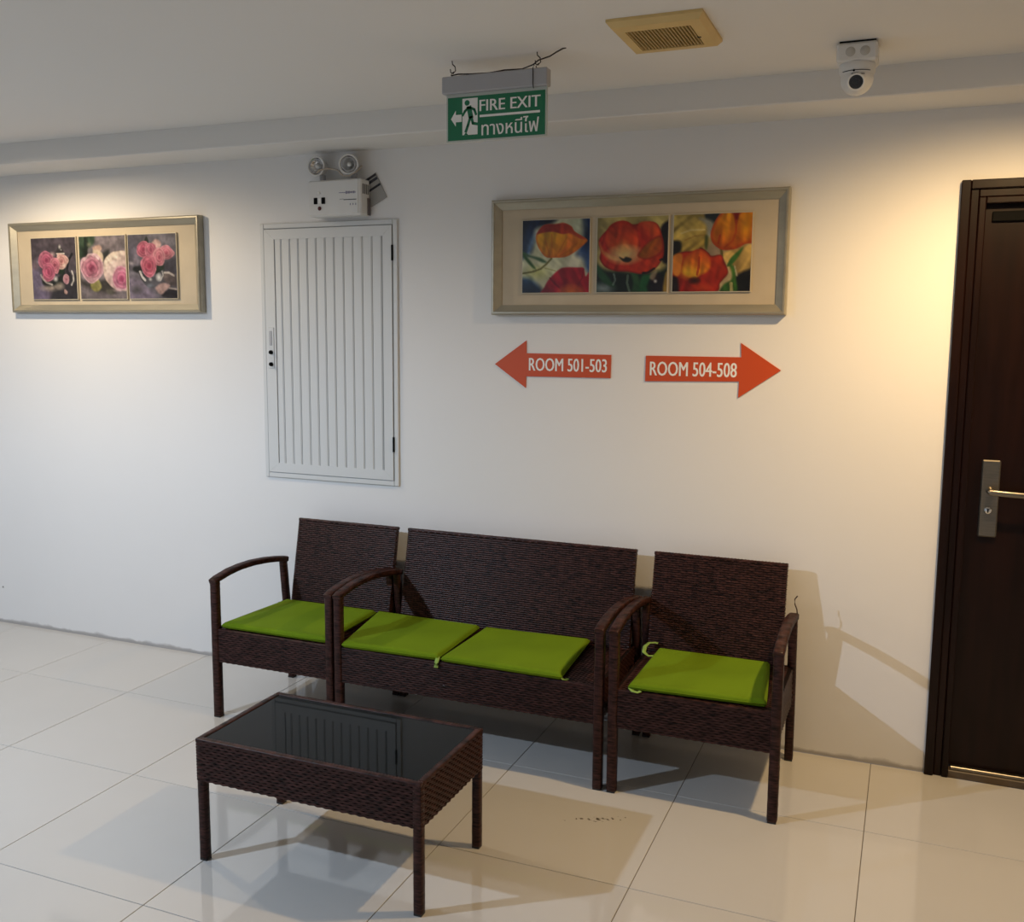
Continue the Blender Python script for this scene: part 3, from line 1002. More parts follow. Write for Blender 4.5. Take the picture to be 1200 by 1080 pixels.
def tulip_3():
    P = Paint(90, 92, (170, 150, 110), 3)
    P.mottle(5, 5, .25)
    P.blob([(-.1, -.1), (.45, .02), (.5, .2), (.4, .45), (.1, .5), (-.1, .4)], (186, 164, 84), (168, 140, 60), (.1, .05), (.3, .4), soft=.08, streak=.35, ang=.9)
    P.line([(.1, .24), (.22, .2), (.4, .2)], .012, (226, 206, 140), .7)
    P.line([(.15, .33), (.28, .28), (.4, .27)], .010, (150, 112, 44), .6)
    P.blob([(.42, -.05), (.6, -.05), (.54, .1), (.46, .13), (.4, .06)], (24, 34, 40), soft=.04)
    P.blob([(.33, .05), (.5, .1), (.5, .25), (.44, .3), (.42, .15)], (150, 150, 136), soft=.05)
    P.blob([(-.1, .36), (.08, .34), (.1, .46), (.02, .52), (-.1, .52)], (24, 20, 14), soft=.04)
    P.glow(.55, .48, .14, .12, (192, 160, 130), .9)
    P.blob([(.41, .28), (.45, .3), (.44, .45), (.41, .42)], (70, 80, 34), soft=.03)
    P.blob([(.66, .5), (1.1, .4), (1.1, .8), (.85, .78), (.7, .66)], (196, 160, 84), soft=.06, streak=.4, ang=.5)
    P.blob([(.82, .8), (1.1, .74), (1.1, 1.1), (.82, 1.1)], (20, 20, 18), soft=.05)
    P.blob([(.9, .44), (.84, .56), (.76, .66), (.7, .68), (.74, .58), (.82, .5)], (48, 96, 32), (70, 120, 44), (.7, .7), (.9, .45), soft=.02)
    P.blob([(.72, .64), (.8, .7), (.82, .84), (.84, 1.05), (.62, 1.05), (.66, .92), (.76, .85), (.76, .74)], (64, 112, 36), (44, 84, 26), (.7, .7), (.8, 1), soft=.03, streak=.3)
    P.line([(.76, .9), (.77, 1.0)], .02, (200, 180, 120), .8)
    P.line([(.62, .45), (.635, .55)], .016, (96, 84, 30), .9)
    P.line([(.83, .8), (.8, .68)], .010, (226, 216, 180), .6)
    # upright tulip, upper right
    P.blob([(.60, .0), (.53, .1), (.48, .24), (.5, .36), (.58, .44), (.66, .47), (.8, .46), (.92, .4), (1.06, .34), (1.1, -.1), (.7, -.1)], (216, 130, 14), (206, 92, 18), (.7, .05), (.7, .45), streak=.25, ang=.05, rim=(172, 50, 18), rimw=.05)
    P.blob([(.7, -.05), (.76, .02), (.8, .15), (.84, .02), (.9, -.05)], (126, 26, 18), soft=.03)
    P.line([(.8, .1), (.8, .25), (.76, .36), (.66, .44)], .014, (176, 64, 14), .8)
    P.glow(.92, .2, .08, .22, (230, 160, 16), .8)
    P.glow(.68, .2, .06, .2, (224, 150, 20), .7)
    P.line([(.6, .28), (.58, .38)], .012, (172, 40, 20), .7)
    # open tulip, lower left
    P.blob([(.0, .55), (.12, .48), (.3, .47), (.36, .43), (.46, .5), (.5, .54), (.62, .53), (.67, .62), (.72, .76), (.66, .85), (.62, .9), (.56, 1.02), (.1, 1.1), (.0, .9), (-.05, .7)], (188, 52, 18), (150, 26, 16), (.4, .5), (.3, 1), streak=.2, ang=.2, rim=(110, 22, 14), rimw=.03)
    P.blob([(.0, .54), (.1, .5), (.13, .6), (.1, .76), (.04, .8), (-.02, .7)], (226, 130, 40), soft=.03)
    P.blob([(.11, .7), (.14, .56), (.26, .47), (.36, .45), (.46, .52), (.5, .64), (.47, .74), (.36, .8), (.26, .83), (.14, .78)], (214, 84, 20), (222, 150, 24), (.3, .5), (.24, .8), streak=.2, ang=.1, rim=(186, 56, 16), rimw=.035)
    P.glow(.2, .75, .14, .12, (224, 176, 40), .9)
    P.glow(.30, .80, .05, .12, (230, 180, 50), .7)
    P.line([(.34, .56), (.34, .68), (.32, .78)], .014, (170, 44, 14), .8)
    P.glow(.29, .86, .09, .06, (44, 14, 10), 1, .6)
    P.glow(.4, .95, .22, .09, (216, 70, 20), .8)
    P.blob([(-.05, .84), (.06, .82), (.08, 1.05), (-.05, 1.05)], (30, 14, 12), soft=.04)
    P.mottle(9, 26, .10, .7)
    P.mottle(20, 6, .07, .3)
    return P


def rose_bg(seed, base=(116, 104, 116)):
    P = Paint(76, 92, base, seed)
    P.sat, P.gain = 0.80, 0.80
    P.mottle(3, 16, .14, .05)
    P.mottle(5, 5, .12)
    return P


def roses_1():
    P = rose_bg(11, (84, 74, 84))
    P.blob([(-.1, .45), (.2, .55), (.3, .8), (.4, 1.1), (-.1, 1.1)], (122, 108, 140), soft=.12)
    P.blob([(.55, .75), (1.1, .6), (1.1, 1.1), (.3, 1.1), (.4, .98)], (56, 52, 58), soft=.08)
    P.blob([(.58, .2), (.64, .12), (.72, .2), (.74, .27), (.56, .27)], (56, 52, 54), soft=.02)
    P.glow(.65, .15, .04, .05, (236, 230, 226), 1)
    P.glow(.68, .2, .03, .02, (236, 230, 226), .9)
    P.line([(.58, .26), (.74, .26)], .014, (226, 214, 200), .9)
    P.line([(.92, .27), (.86, .34), (.82, .42), (.8, .5)], .022, (26, 26, 30), 1)
    P.line([(.9, .55), (.93, .62), (.93, .7), (.88, .77)], .016, (214, 206, 200), .9)
    P.line([(.8, .55), (.84, .6), (.8, .68)], .03, (36, 34, 38), .9)
    P.blob([(.25, .6), (.4, .72), (.65, .6), (.75, .5), (.72, .7), (.58, .76), (.36, .8), (.22, .74)], (36, 40, 38), soft=.04)
    P.blob([(.55, .5), (.72, .48), (.7, .58), (.6, .58)], (36, 56, 36), soft=.04)
    P.glow(.14, .38, .12, .1, (160, 142, 164), .9)
    P.glow(.06, .46, .12, .08, (150, 120, 130), .8)
    P.glow(.4, .82, .34, .07, (186, 166, 146), .9)
    P.glow(.62, .78, .14, .08, (190, 172, 150), .9)
    P.rose(.68, .38, .14, .13, (226, 178, 166), (214, 140, 136), (190, 100, 104), 5)
    P.glow(.74, .45, .06, .05, (240, 214, 196), 1)
    P.glow(.46, .27, .12, .06, (232, 190, 192), 1)
    P.rose(.33, .36, .16, .14, (204, 110, 138), (186, 78, 112), (150, 46, 84), 6)
    P.rose(.52, .44, .12, .12, (226, 132, 150), (214, 110, 134), (180, 60, 96), 7)
    P.rose(.37, .55, .15, .16, (214, 110, 140), (196, 80, 116), (160, 48, 86), 8)
    P.line([(.19, .6), (.24, .67), (.32, .73), (.44, .76)], .016, (216, 200, 190), .8)
    P.glow(.53, .67, .07, .06, (246, 240, 234), 1)
    P.rose(.77, .68, .07, .08, (206, 150, 160), (196, 126, 140), (150, 80, 100), 9)
    P.blob([(.72, .84), (.78, .88), (.76, .92), (.71, .9)], (206, 160, 150), soft=.02)
    P.mottle(13, 17, .13, .5)
    P.mottle(26, 28, .10, .2)
    return P


def roses_2():
    P = rose_bg(12, (128, 116, 122))
    P.blob([(-.1, -.1), (.3, -.05), (.34, .1), (.2, .2), (.16, .3), (-.1, .34)], (58, 78, 56), (40, 56, 42), (.1, .0), (.1, .3), soft=.05, streak=.5)
    P.glow(.22, .13, .06, .05, (150, 140, 110), .8)
    P.blob([(.3, .18), (.44, .14), (.5, .2), (.42, .27), (.34, .26)], (206, 164, 144), soft=.03)
    P.blob([(.5, .28), (.66, .22), (.62, .36), (.54, .4)], (52, 54, 50), soft=.06)
    P.blob([(.0, .68), (.2, .74), (.6, .7), (.75, .88), (.5, .9), (.3, .86), (.04, .78)], (64, 58, 54), soft=.08)
    P.blob([(.22, .74), (.38, .68), (.46, .8), (.38, .88), (.26, .86)], (146, 138, 66), (170, 160, 90), (.3, .85), (.35, .7), soft=.03)
    P.blob([(.56, .86), (.76, .85), (.7, .93), (.6, .92)], (96, 92, 80), soft=.04)
    P.blob([(.3, .24), (.42, .22), (.52, .3), (.5, .42), (.4, .4)], (232, 204, 172), soft=.03)
    P.rose(.26, .50, .25, .23, (228, 168, 182), (186, 84, 116), (110, 24, 56), 21)
    P.line([(.1, .38), (.2, .29), (.32, .28), (.42, .36)], .016, (240, 200, 204), .9)
    P.glow(.3, .54, .06, .07, (206, 110, 140), .9)
    P.blob([(.52, .52), (.55, .38), (.66, .29), (.8, .25), (1.05, .3), (1.05, .82), (.9, .87), (.78, .86), (.64, .78), (.54, .66)], (240, 220, 198), (234, 180, 188), (.6, .35), (.9, .8), streak=.08, soft=.02, rim=(226, 196, 176), rimw=.03)
    P.rose(.90, .68, .22, .19, (232, 150, 176), (214, 96, 140), (166, 44, 92), 22)
    P.blob([(.6, .5), (.75, .4), (.8, .5), (.68, .66), (.62, .64)], (244, 212, 204), soft=.05, alpha=.8)
    P.glow(.82, .86, .14, .05, (240, 196, 206), .9)
    P.mottle(13, 17, .13, .5)
    P.mottle(26, 28, .10, .2)
    return P


def roses_3():
    P = rose_bg(13, (112, 106, 118))
    P.glow(.1, .25, .25, .4, (92, 88, 108), .8)
    P.blob([(.6, .5), (1.1, .35), (1.1, .62), (.7, .62)], (70, 66, 78), soft=.1)
    P.blob([(-.1, .7), (.3, .75), (.6, 1.1), (-.1, 1.1)], (136, 122, 146), soft=.1)
    P.glow(.16, .86, .16, .1, (66, 66, 64), .9)
    P.blob([(.36, .08), (.40, .03), (.44, .1), (.42, .14), (.37, .12)], (34, 40, 34), soft=.02)
    P.glow(.16, .34, .10, .18, (150, 136, 156), .8)
    P.glow(.07, .44, .1, .05, (176, 164, 172), .8)
    P.blob([(.12, .5), (.3, .5), (.24, .6), (.1, .56)], (34, 36, 36), soft=.04)
    P.blob([(.58, .48), (.72, .42), (.74, .6), (.64, .66), (.56, .6)], (36, 52, 38), soft=.04)
    P.blob([(.72, .62), (.9, .6), (1.0, .7), (.98, .82), (.84, .78), (.74, .72)], (120, 104, 100), (90, 76, 78), (.8, .6), (.9, .8), soft=.03)
    P.line([(.72, .6), (.84, .6), (.94, .65)], .016, (220, 206, 196), .9)
    P.blob([(.68, .92), (.84, .86), (1.05, .88), (1.05, 1.0), (.72, .98)], (44, 40, 46), soft=.03)
    P.blob([(.55, .84), (.7, .76), (.86, .8), (.76, .88), (.66, .94)], (196, 156, 150), soft=.03)
    P.line([(.84, .84), (.98, .86)], .014, (206, 186, 176), .8)
    # silver pot
    P.blob([(.20, .56), (.30, .6), (.5, .66), (.66, .58), (.73, .56), (.70, .68), (.6, .78), (.48, .84), (.36, .80), (.26, .70)], (60, 60, 66), (96, 94, 104), (.3, .6), (.5, .82), soft=.02)
    P.line([(.24, .58), (.28, .66), (.34, .71)], .020, (222, 216, 212), .95)
    P.glow(.63, .67, .075, .075, (248, 244, 238), 1, .6)
    P.glow(.45, .7, .05, .04, (236, 230, 226), .9)
    P.glow(.44, .8, .1, .05, (130, 140, 156), .8)
    P.line([(.7, .58), (.72, .64), (.66, .72)], .010, (226, 220, 214), .8)
    P.blob([(.5, .14), (.6, .08), (.7, .14), (.66, .22), (.54, .2)], (228, 178, 172), soft=.03)
    P.rose(.33, .23, .15, .13, (216, 112, 136), (190, 72, 104), (150, 40, 76), 31)
    P.rose(.48, .24, .12, .13, (224, 124, 146), (206, 92, 122), (166, 56, 90), 32)
    P.rose(.80, .29, .15, .12, (230, 138, 152), (220, 110, 130), (190, 70, 100), 33)
    P.rose(.65, .36, .12, .14, (232, 142, 154), (218, 112, 132), (180, 60, 92), 34)
    P.rose(.43, .49, .17, .18, (226, 120, 142), (206, 78, 108), (160, 30, 66), 35)
    P.mottle(13, 17, .13, .5)
    P.mottle(26, 28, .10, .2)
    return P


pr = picture_frame('flower_picture', 0.134, 1.276, 1.624, 2.070, 'long champagne frame with three red and orange tulip prints, above the orange arrows')
for (x0, x1, fn, lb) in ((0.258, 0.541, tulip_1, 'orange tulip above a red bloom'), (0.564, 0.845, tulip_2, 'one large open red tulip'), (0.858, 1.150, tulip_3, 'two orange tulips')):
    print_block(pr, x0, x1, 1.706, 1.992, -0.0115, -0.020, fn(), lb)
pl_ = picture_frame('flower_picture', -2.478, -1.304, 1.633, 2.068, 'long champagne frame with three pink rose prints, left of the shutter hatch')
for (x0, x1, fn, lb) in ((-2.347, -2.052, roses_1, 'pink roses with a silver teapot'), (-2.036, -1.744, roses_2, 'two large pink roses'), (-1.734, -1.444, roses_3, 'pink roses in a silver pot')):
    print_block(pl_, x0, x1, 1.694, 1.996, -0.0115, -0.022, fn(), lb)

# ------------------------------------------------------------------ shutter hatch in the wall
t = thing('wall_hatch', (-0.646, 0, 0.895), 'white metal hatch with vertical slats set in the wall', 'hatch')
hx0, hx1, hz0, hz1 = -0.992, -0.303, 0.895, 2.018
b = MB()
w = 0.022
for (x0, x1, z0, z1) in ((hx0, hx0 + w, hz0, hz1), (hx1 - w, hx1, hz0, hz1), (hx0 + w, hx1 - w, hz0, hz0 + w), (hx0 + w, hx1 - w, hz1 - w, hz1)):
    b.box(x0, x1, -0.010, -0.001, z0, z1, bev=0.003)
b.build('frame', M_ALU, t)
b = MB()
b.box(hx0 + 0.02, hx1 - 0.02, -0.0035, -0.001, hz0 + 0.02, hz1 - 0.02)
b.build('back_plate', M_ALUD, t)
dx0, dx1, dz0, dz1 = hx0 + w + 0.002, hx1 - w - 0.004, hz0 + w + 0.003, hz1 - w - 0.003
px0, px1, pz0, pz1 = -0.917, -0.372, 0.962, 1.950
b = MB()
# mitred leaf frame
rect = [(dx0, dz0), (dx1, dz0), (dx1, dz1), (dx0, dz1)]
inner = [(px0, pz0), (px1, pz0), (px1, pz1), (px0, pz1)]
g = 0.0006
for k in range(4):
    A, Bq, C_, D_ = rect[k], rect[(k + 1) % 4], inner[(k + 1) % 4], inner[k]
    pts = [A, Bq, C_, D_]
    if k % 2 == 0:
        pts = [(A[0] + g, A[1]), (Bq[0] - g, Bq[1]), (C_[0] - g, C_[1]), (D_[0] + g, D_[1])]
        if k == 2:
            pts = [(A[0] - g, A[1]), (Bq[0] + g, Bq[1]), (C_[0] + g, C_[1]), (D_[0] - g, D_[1])]
    b.plate(pts, -0.0120, -0.003)
leaf = fix_normals(b.build('door_leaf', M_ALU, t))
edges = [103, 130, 163, 195, 229, 262, 295, 328, 362, 396, 430, 464, 498]
edges = [px0 + (px1 - px0) * (e - 103) / 399.0 for e in edges] + [px1]
for k in range(len(edges) - 1):
    x0, x1 = edges[k], edges[k + 1]
    if x1 - x0 < 0.012:
        continue
    b = MB()
    c = 0.0065
    prof = [(x0 + 0.0009, -0.0036), (x0 + 0.0009, -0.0060), (x0 + c, -0.0098), (x1 - c, -0.0098), (x1 - 0.0009, -0.0060), (x1 - 0.0009, -0.0036)]
    vs = [(x, y, pz0) for x, y in prof] + [(x, y, pz1) for x, y in prof]
    n = len(prof)
    b.add(vs, [(i, (i + 1) % n, (i + 1) % n + n, i + n) for i in range(n)] + [tuple(range(n))[::-1], tuple(range(n, 2 * n))])
    fix_normals(b.build('slat', M_ALU, leaf))
b = MB()
b.box(-0.9555, -0.926, -0.0150, -0.0115, 1.386, 1.568, bev=0.0015)
hd = b.build('latch_plate', M_SILVER, leaf)
MB().box(-0.949, -0.935, -0.0165, -0.0145, 1.488, 1.552, bev=0.001).build('latch_grip', M_GREY, t)
for z in (1.458, 1.405):
    MB().lathe([(0, 0.012), (0.006, 0.012), (0.0085, 0.009), (0.009, 0)], Matrix.Translation((-0.9405, -0.0148, z)) @ Matrix.Rotation(math.pi / 2, 4, 'X'), n=14).build('latch_knob', M_BLACK, t)
for z in (1.075, 1.880):
    b = MB()
    b.tube([(dx1 + 0.003, -0.0120, z - 0.032), (dx1 + 0.003, -0.0120, z + 0.032)], 0.0048, 8)
    b.build('hinge', M_BLACK, t)

# ------------------------------------------------------------------ emergency light over the hatch
t = thing('emergency_light', (-0.56, 0, 2.031), 'white emergency light box with two round lamp heads above the hatch', 'light')
ex0, ex1, ez0, ez1, ed = -0.687, -0.432, 2.031, 2.178, -0.080
MB().box(ex0, ex1, ed, -0.0075, ez0, ez1, bev=0.006).build('housing', M_PLAST, t)
b = MB()
fr = MB().box(ex0 + 0.003, ex1 - 0.012, ed - 0.003, ed + 0.002, ez0 + 0.006, ez1 - 0.004, bev=0.002).build('front_cover', M_PLAST, t)
for (x, z, m, r) in ((-0.632, 2.126, M_WHITE, 0.0065), (-0.630, 2.063, M_RED, 0.0085)):
    MB().lathe([(0, 0.004), (r * 0.8, 0.004), (r, 0.002), (r, 0)], Matrix.Translation((x, ed - 0.003, z)) @ Matrix.Rotation(math.pi / 2, 4, 'X'), n=14).build('indicator', m, t)
for x in (-0.649, -0.611):
    MB().box(x - 0.0085, x + 0.0085, ed - 0.006, ed - 0.002, 2.081, 2.107, bev=0.001).build('switch', M_BLACK, t)
MB().box(-0.637, -0.623, ed - 0.0045, ed - 0.002, 2.084, 2.104).build('switch_label', M_WHITE, t)
b = MB()
rr = random.Random(5)
x = -0.534
while x < -0.455:
    ww = rr.uniform(0.003, 0.007)
    h = rr.uniform(0.006, 0.012) if x > -0.505 else 0.003
    b.box(x, x + ww, ed - 0.0036, ed - 0.0028, 2.123 - h / 2, 2.123 + h / 2)
    x += ww + 0.0018
b.build('printed_line', M_INKV, t)
b = MB()
b.box(-0.513, -0.452, ed - 0.0036, ed - 0.0028, 2.0925, 2.0955)
b.box(-0.532, -0.513, ed - 0.0036, ed - 0.0028, 2.0962, 2.0975)
b.build('printed_line', M_INK, t)
b = MB()
for x in (-0.481, -0.468, -0.455):
    b.box(x - 0.0018, x + 0.0018, ed - 0.0036, ed - 0.0028, 2.071, 2.079)
b.build('printed_mark', M_INKV, t)
b = MB()
for k in range(4):
    b.box(ex1 - 0.0002, ex1 + 0.0008, -0.066 + k * 0.013, -0.060 + k * 0.013, 2.118, 2.158)
b.build('side_vent', M_INK, t)
MB().box(ex1 - 0.0002, ex1 + 0.003, -0.030, -0.006, 2.034, 2.104, bev=0.001).build('side_label', mat('mauve_grey_label', (0.13, 0.115, 0.12, 1), 0.6), t)
for (x, tx, tz_) in ((-0.652, 0.02, -0.03), (-0.500, 0.30, -0.06)):
    d = Vector((tx, -1, tz_)).normalized()
    M = Matrix.Translation((x, -0.052, 2.239)) @ d.to_track_quat('Z', 'Y').to_matrix().to_4x4()
    hd = MB().lathe([(0.0, -0.040), (0.022, -0.038), (0.032, -0.025), (0.038, 0.0), (0.041, 0.016), (0.043, 0.020), (0.041, 0.024), (0.036, 0.024), (0.034, 0.018)], M, n=32).build('lamp_head', M_PLAST, t)
    MB().lathe([(0.0345, 0.019), (0.024, 0.006), (0.010, -0.006), (0.0, -0.007)], M, n=32).build('reflector', M_CHROME, hd)
    MB().lathe([(0.030, 0.0225), (0.029, 0.025), (0.026, 0.025), (0.025, 0.021)], M, n=28).build('lens_ring', M_GREY, hd)
    MB().lathe([(0.0, 0.018), (0.007, 0.015), (0.010, 0.008), (0.008, -0.004)], M, n=16).build('bulb', M_WHITE, hd)
    b = MB()
    b.tube([(x + 0.012, -0.040, 2.176), (x + 0.012, -0.040, 2.205)], 0.013, 10)
    b.build('swivel_neck', M_GREY, hd)
b = MB()
b.tube([(-0.640, -0.085, 2.208), (-0.622, -0.090, 2.218), (-0.59, -0.080, 2.224), (-0.55, -0.070, 2.218), (-0.52, -0.070, 2.192), (-0.49, -0.075, 2.190), (-0.455, -0.070, 2.208), (-0.447, -0.045, 2.232)], 0.0035, 8)
b.build('lamp_cable', mat('beige_cable', (0.42, 0.36, 0.29, 1), 0.6), t)

# card hanging askew at the right side of the emergency light
t = thing('hanging_card', (-0.392, -0.0035, 2.072), 'grey card with black stripes tucked askew beside the emergency light box', 'card')
Mc = Matrix.Translation((-0.353, -0.0035, 2.108)) @ Matrix.Rotation(-math.atan2(0.051, 0.099), 4, 'Y')
# local origin = lower right corner; x runs left (negative), z up the card
MB().box(-0.085, 0.0, -0.0012, 0.0012, 0.0, 0.114, M=Mc).build('card', M_CARD, t)
for (z0, z1, x1) in ((0.103, 0.112, -0.003), (0.086, 0.097, -0.003), (0.058, 0.067, -0.001)):
    MB().box(-0.083, x1, -0.0020, -0.0010, z0, z1, M=Mc).build('stripe', M_INK, t)

# ------------------------------------------------------------------ hanging exit sign
SY = -0.78
t = thing('exit_sign', (0.47, SY, 2.150), 'green fire exit sign with running figure hanging from the ceiling', 'sign')
MB().box(0.294, 0.645, SY - 0.018, SY + 0.018, 2.294, 2.346, bev=0.003).build('housing_bar', M_GREY, t)
MB().box(0.304, 0.641, SY - 0.0035, SY + 0.0035, 2.149, 2.2945, bev=0.001).build('acrylic_panel', M_ACRYL, t)
MB().box(0.3095, 0.6355, SY - 0.0046, SY - 0.003, 2.1535, 2.2835).build('green_face', M_SGREEN, t)
y = SY - 0.0052
# arrow
b = MB()
b.plate([(0.3205, 2.219), (0.337, 2.244), (0.337, 2.231), (0.357, 2.231), (0.357, 2.209), (0.337, 2.209), (0.337, 2.196)], y, y + 0.0007)
fix_normals(b.build('arrow', M_WHITE, t))
# doorway panel
MB().box(0.360, 0.412, y, y + 0.0007, 2.168, 2.278).build('doorway_panel', M_WHITE, t)
yg = y - 0.0005
b = MB()
b.lathe([(0.0, 0.0), (0.0085, 0.0)], Matrix.Translation((0.3765, yg, 2.2645)) @ Matrix.Rotation(math.pi / 2, 4, 'X'), n=20)


def limb(b, pts, w):
    for (p, q) in zip(pts[:-1], pts[1:]):
        p, q = Vector(p), Vector(q)
        d = (q - p).normalized()
        nn = Vector((-d.y, d.x)) * w / 2
        e = d * w * 0.3
        b.plate([tuple(p - e + nn), tuple(p - e - nn), tuple(q + e - nn), tuple(q + e + nn)], yg, yg + 0.0004)


limb(b, [(0.383, 2.250), (0.389, 2.222)], 0.016)
limb(b, [(0.386, 2.250), (0.401, 2.243), (0.407, 2.228)], 0.0075)
limb(b, [(0.381, 2.250), (0.369, 2.240), (0.361, 2.228)], 0.0075)
limb(b, [(0.391, 2.222), (0.396, 2.202), (0.416, 2.198)], 0.0085)
limb(b, [(0.387, 2.220), (0.379, 2.196), (0.372, 2.178)], 0.0085)
fix_normals(b.build('running_figure', M_SGREEN, t))
b = MB()
b.plate([(0.366, 2.168), (0.372, 2.176), (0.380, 2.168)], yg, yg + 0.0004)
fix_normals(b.build('figure_foot', M_SGREEN, t))
lettering('exit_lettering', 'FIRE EXIT', (0.419, 0.620, 2.2365, 2.2700), y, M_WHITE, t, fat=0.0009)
MB().box(0.419, 0.619, y, y + 0.0007, 2.2185, 2.2255).build('underline', M_WHITE, t)
lettering('thai_lettering', '\u0e17\u0e32\u0e07\u0e2b\u0e19\u0e35\u0e44\u0e1f', (0.426, 0.616, 2.163, 2.211), y, M_WHITE, t, fat=0.0006)
for x in (0.326, 0.610):
    b = MB()
    b.tube([(x - 0.004, SY, 2.396), (x - 0.003, SY, 2.386), (x + 0.006, SY, 2.378), (x + 0.008, SY, 2.366), (x, SY, 2.358), (x - 0.009, SY, 2.362), (x - 0.010, SY, 2.372)], 0.0018, 8)
    hk = b.build('ceiling_hook', M_WIRE, t)
    b = MB()
    b.tube([(x + 0.001, SY, 2.363), (x - 0.006, SY - 0.004, 2.353), (x - 0.002, SY, 2.346)], 0.0016, 6)
    b.build('hook_wire', M_WIRE, hk)
b = MB()
b.tube([(0.324, SY - 0.008, 2.350), (0.345, SY - 0.006, 2.353), (0.39, SY - 0.004, 2.350), (0.45, SY - 0.002, 2.3485), (0.50, SY, 2.353), (0.56, SY - 0.006, 2.349), (0.600, SY - 0.016, 2.356),
        (0.618, SY - 0.02, 2.366), (0.655, SY - 0.02, 2.374), (0.675, SY - 0.015, 2.386), (0.692, SY - 0.01, 2.3945), (0.702, SY - 0.01, 2.396)], 0.0022, 8)
b.build('power_wire', M_WIRE, t)
b = MB()
b.tube([(0.602, SY - 0.012, 2.356), (0.601, SY - 0.0205, 2.346), (0.601, SY - 0.0205, 2.300), (0.601, SY - 0.014, 2.288)], 0.0014, 6)
b.build('drop_wire', M_WIRE, t)

# ------------------------------------------------------------------ ceiling exhaust fan
fx0, fx1, fy0, fy1 = 0.888, 1.150, -1.003, -0.716
t = thing('exhaust_fan', ((fx0 + fx1) / 2, (fy0 + fy1) / 2, CEIL), 'square yellowed exhaust fan grille on the ceiling', 'vent')
ix0, ix1, iy0, iy1 = fx0 + 0.040, fx1 - 0.042, fy0 + 0.052, fy1 - 0.045
zb = CEIL - 0.022
ox0, ox1, oy0, oy1 = fx0 + 0.012, fx1 - 0.012, fy0 + 0.012, fy1 - 0.012
R0 = [(fx0, fy0), (fx1, fy0), (fx1, fy1), (fx0, fy1)]
R1 = [(ox0, oy0), (ox1, oy0), (ox1, oy1), (ox0, oy1)]
R2 = [(ix0, iy0), (ix1, iy0), (ix1, iy1), (ix0, iy1)]
vs = [(x, y_, CEIL) for x, y_ in R0] + [(x, y_, CEIL - 0.008) for x, y_ in R0] + [(x, y_, zb) for x, y_ in R1] + [(x, y_, zb - 0.002) for x, y_ in R2] + [(x, y_, CEIL - 0.004) for x, y_ in R2]
fs = []
for L in range(4):
    for k in range(4):
        fs.append((L * 4 + k, L * 4 + (k + 1) % 4, L * 4 + 4 + (k + 1) % 4, L * 4 + 4 + k))
b = MB()
b.add(vs, fs)
fix_normals(b.build('surround', M_CREAM, t))
MB().box(ix0, ix1, iy0, iy1, CEIL - 0.004, CEIL - 0.001).build('fan_void', M_CREAMD, t)
n = 19
for k in range(n):
    x = ix0 + (ix1 - ix0) * (k + 0.5) / n
    M = Matrix.Translation((x, 0, zb + 0.006)) @ Matrix.Rotation(math.radians(12), 4, 'Y')
    MB().box(-0.0023, 0.0023, iy0, iy1, -0.007, 0.007, M=M).build('slat', M_SLAT, t)
MB().box(ix1 - 0.004, ix1 + 0.006, (iy0 + iy1) / 2 + 0.015, (iy0 + iy1) / 2 + 0.019, zb - 0.004, zb).build('clip', M_CREAMD, t)

# ------------------------------------------------------------------ security camera
cx, cy = 1.508, -0.52
t = thing('security_camera', (cx, cy, CEIL), 'white dome security camera on a square ceiling box', 'camera')
MB().box(cx - 0.050, cx + 0.050, cy - 0.045, cy + 0.050, CEIL - 0.006, CEIL, bev=0.001).build('dark_gap', M_BLACK, t)  # black slab stands in for the dark gap between box and ceiling
bx = MB().box(cx - 0.056, cx + 0.056, cy - 0.052, cy + 0.056, CEIL - 0.058, CEIL - 0.0055, bev=0.006).build('junction_box', M_PLAST, t)
for x in (cx - 0.018, cx + 0.022):
    MB().lathe([(0, 0.001), (0.013, 0.001), (0.0145, -0.001)], Matrix.Translation((x, cy - 0.052, CEIL - 0.032)) @ Matrix.Rotation(math.pi / 2, 4, 'X'), n=20).build('knockout', mat('off_white_cap', (0.50, 0.48, 0.44, 1), 0.5), bx)
MB().lathe([(0.050, CEIL - 0.057), (0.052, CEIL - 0.064), (0.050, CEIL - 0.082), (0.044, CEIL - 0.090), (0.0, CEIL - 0.090)], Matrix.Translation((cx, cy, 0)), n=32).build('turret_base', M_PLAST, t)
# eyeball turned to the room
ce = Vector((cx, cy, CEIL - 0.098))
d = (Vector((1.56, -3.6, 1.05)) - ce).normalized()
Mq = Matrix.Translation(ce) @ d.to_track_quat('Z', 'Y').to_matrix().to_4x4()
prof = [(0.046 * math.sin(a), 0.046 * math.cos(a)) for a in np.linspace(0.45, math.pi, 16)]
ball = MB().lathe(prof, Mq, n=36).build('eyeball', M_PLAST, t)
MB().lathe([(0.0245, 0.036), (0.0245, 0.0435), (0.0215, 0.0455), (0.0195, 0.0435)], Mq, n=30).build('lens_bezel', M_WHITE, ball)
MB().lathe([(0.0215, 0.0430), (0.0, 0.0435)], Mq, n=30).build('lens_window', M_LENS, ball)
MB().lathe([(0.011, 0.0437), (0.010, 0.0450), (0.0085, 0.0450), (0.008, 0.0437)], Mq, n=24).build('lens_ring', M_INK, ball)
b = MB()
for k in range(9):
    a = math.radians(-48 + 12 * k)
    if k < 8:
        a2 = a + math.radians(12)
        P0 = Vector((cx + 0.0505 * math.sin(a), cy - 0.0505 * math.cos(a), CEIL - 0.083))
        P1 = Vector((cx + 0.0505 * math.sin(a2), cy - 0.0505 * math.cos(a2), CEIL - 0.083))
        b.tube([P0, P1], 0.0011, 6)
b.build('seam', M_INK, t)
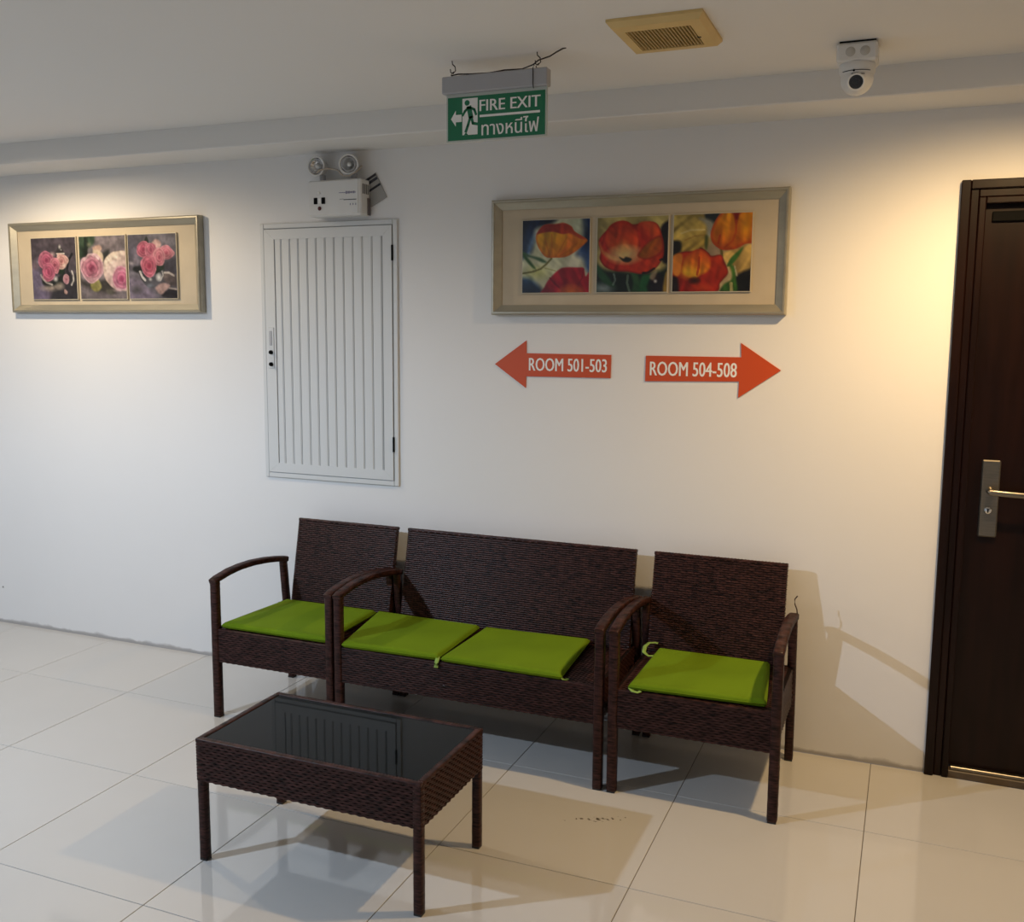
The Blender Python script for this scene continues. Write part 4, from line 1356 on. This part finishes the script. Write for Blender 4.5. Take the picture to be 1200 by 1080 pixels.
MB().lathe([(0, 0.0015), (0.003, 0.0015), (0.0032, 0)], Matrix.Translation((cx - 0.006, cy - 0.0505, CEIL - 0.084)) @ Matrix.Rotation(math.pi / 2, 4, 'X'), n=10).build('screw', M_BLACK, t)
b = MB()
rr = random.Random(3)
for (x0, x1) in ((-0.013, 0.004), (0.010, 0.022)):
    x = x0
    while x < x1:
        ww = rr.uniform(0.002, 0.004)
        h = 0.0035 if x < 0.006 else 0.0015
        q = Vector((x, -0.0, 0))
        yy = cy - math.sqrt(max(0.0, 0.0463 ** 2 - x * x - 0.006 ** 2)) - 0.0004
        b.box(cx + x, cx + x + ww, yy, yy + 0.0012, CEIL - 0.0930 - h, CEIL - 0.0930 + h)
        x += ww + 0.0009
b.build('printed_mark', M_INK, t)

# ------------------------------------------------------------------ orange room arrows
t = thing('arrow_sign', (0.38, 0, 1.335), 'orange arrow reading ROOM 501-503, pointing left', 'sign', 'orange room number arrows')
b = MB()
b.plate([(0.139, 1.427), (0.275, 1.523), (0.2755, 1.4725), (0.627, 1.4715), (0.6255, 1.382), (0.2745, 1.3805), (0.274, 1.334)], -0.004, -0.0004)
fix_normals(b.build('arrow_panel', M_ORANGE, t))
lettering('room_lettering', 'ROOM 501-503', (0.288, 0.610, 1.4035, 1.4545), -0.0046, M_WHITE, t, fat=0.0011)
t = thing('arrow_sign', (1.01, 0, 1.322), 'orange arrow reading ROOM 504-508, pointing right', 'sign', 'orange room number arrows')
b = MB()
b.plate([(1.265, 1.426), (1.119, 1.523), (1.122, 1.471), (0.764, 1.471), (0.763, 1.374), (1.117, 1.382), (1.1155, 1.322)], -0.004, -0.0004)
fix_normals(b.build('arrow_panel', M_ORANGE, t))
lettering('room_lettering', 'ROOM 504-508', (0.782, 1.107, 1.3965, 1.4495), -0.0046, M_WHITE, t, fat=0.0011)

# make sure closed shells face outwards
for o in list(bpy.data.objects):
    if o.type == 'MESH' and o.name.split('.')[0] in ('armrest', 'leg', 'tie', 'lamp_head', 'eyeball', 'power_wire', 'ceiling_hook', 'pad', 'reflector', 'lever'):
        fix_normals(o)
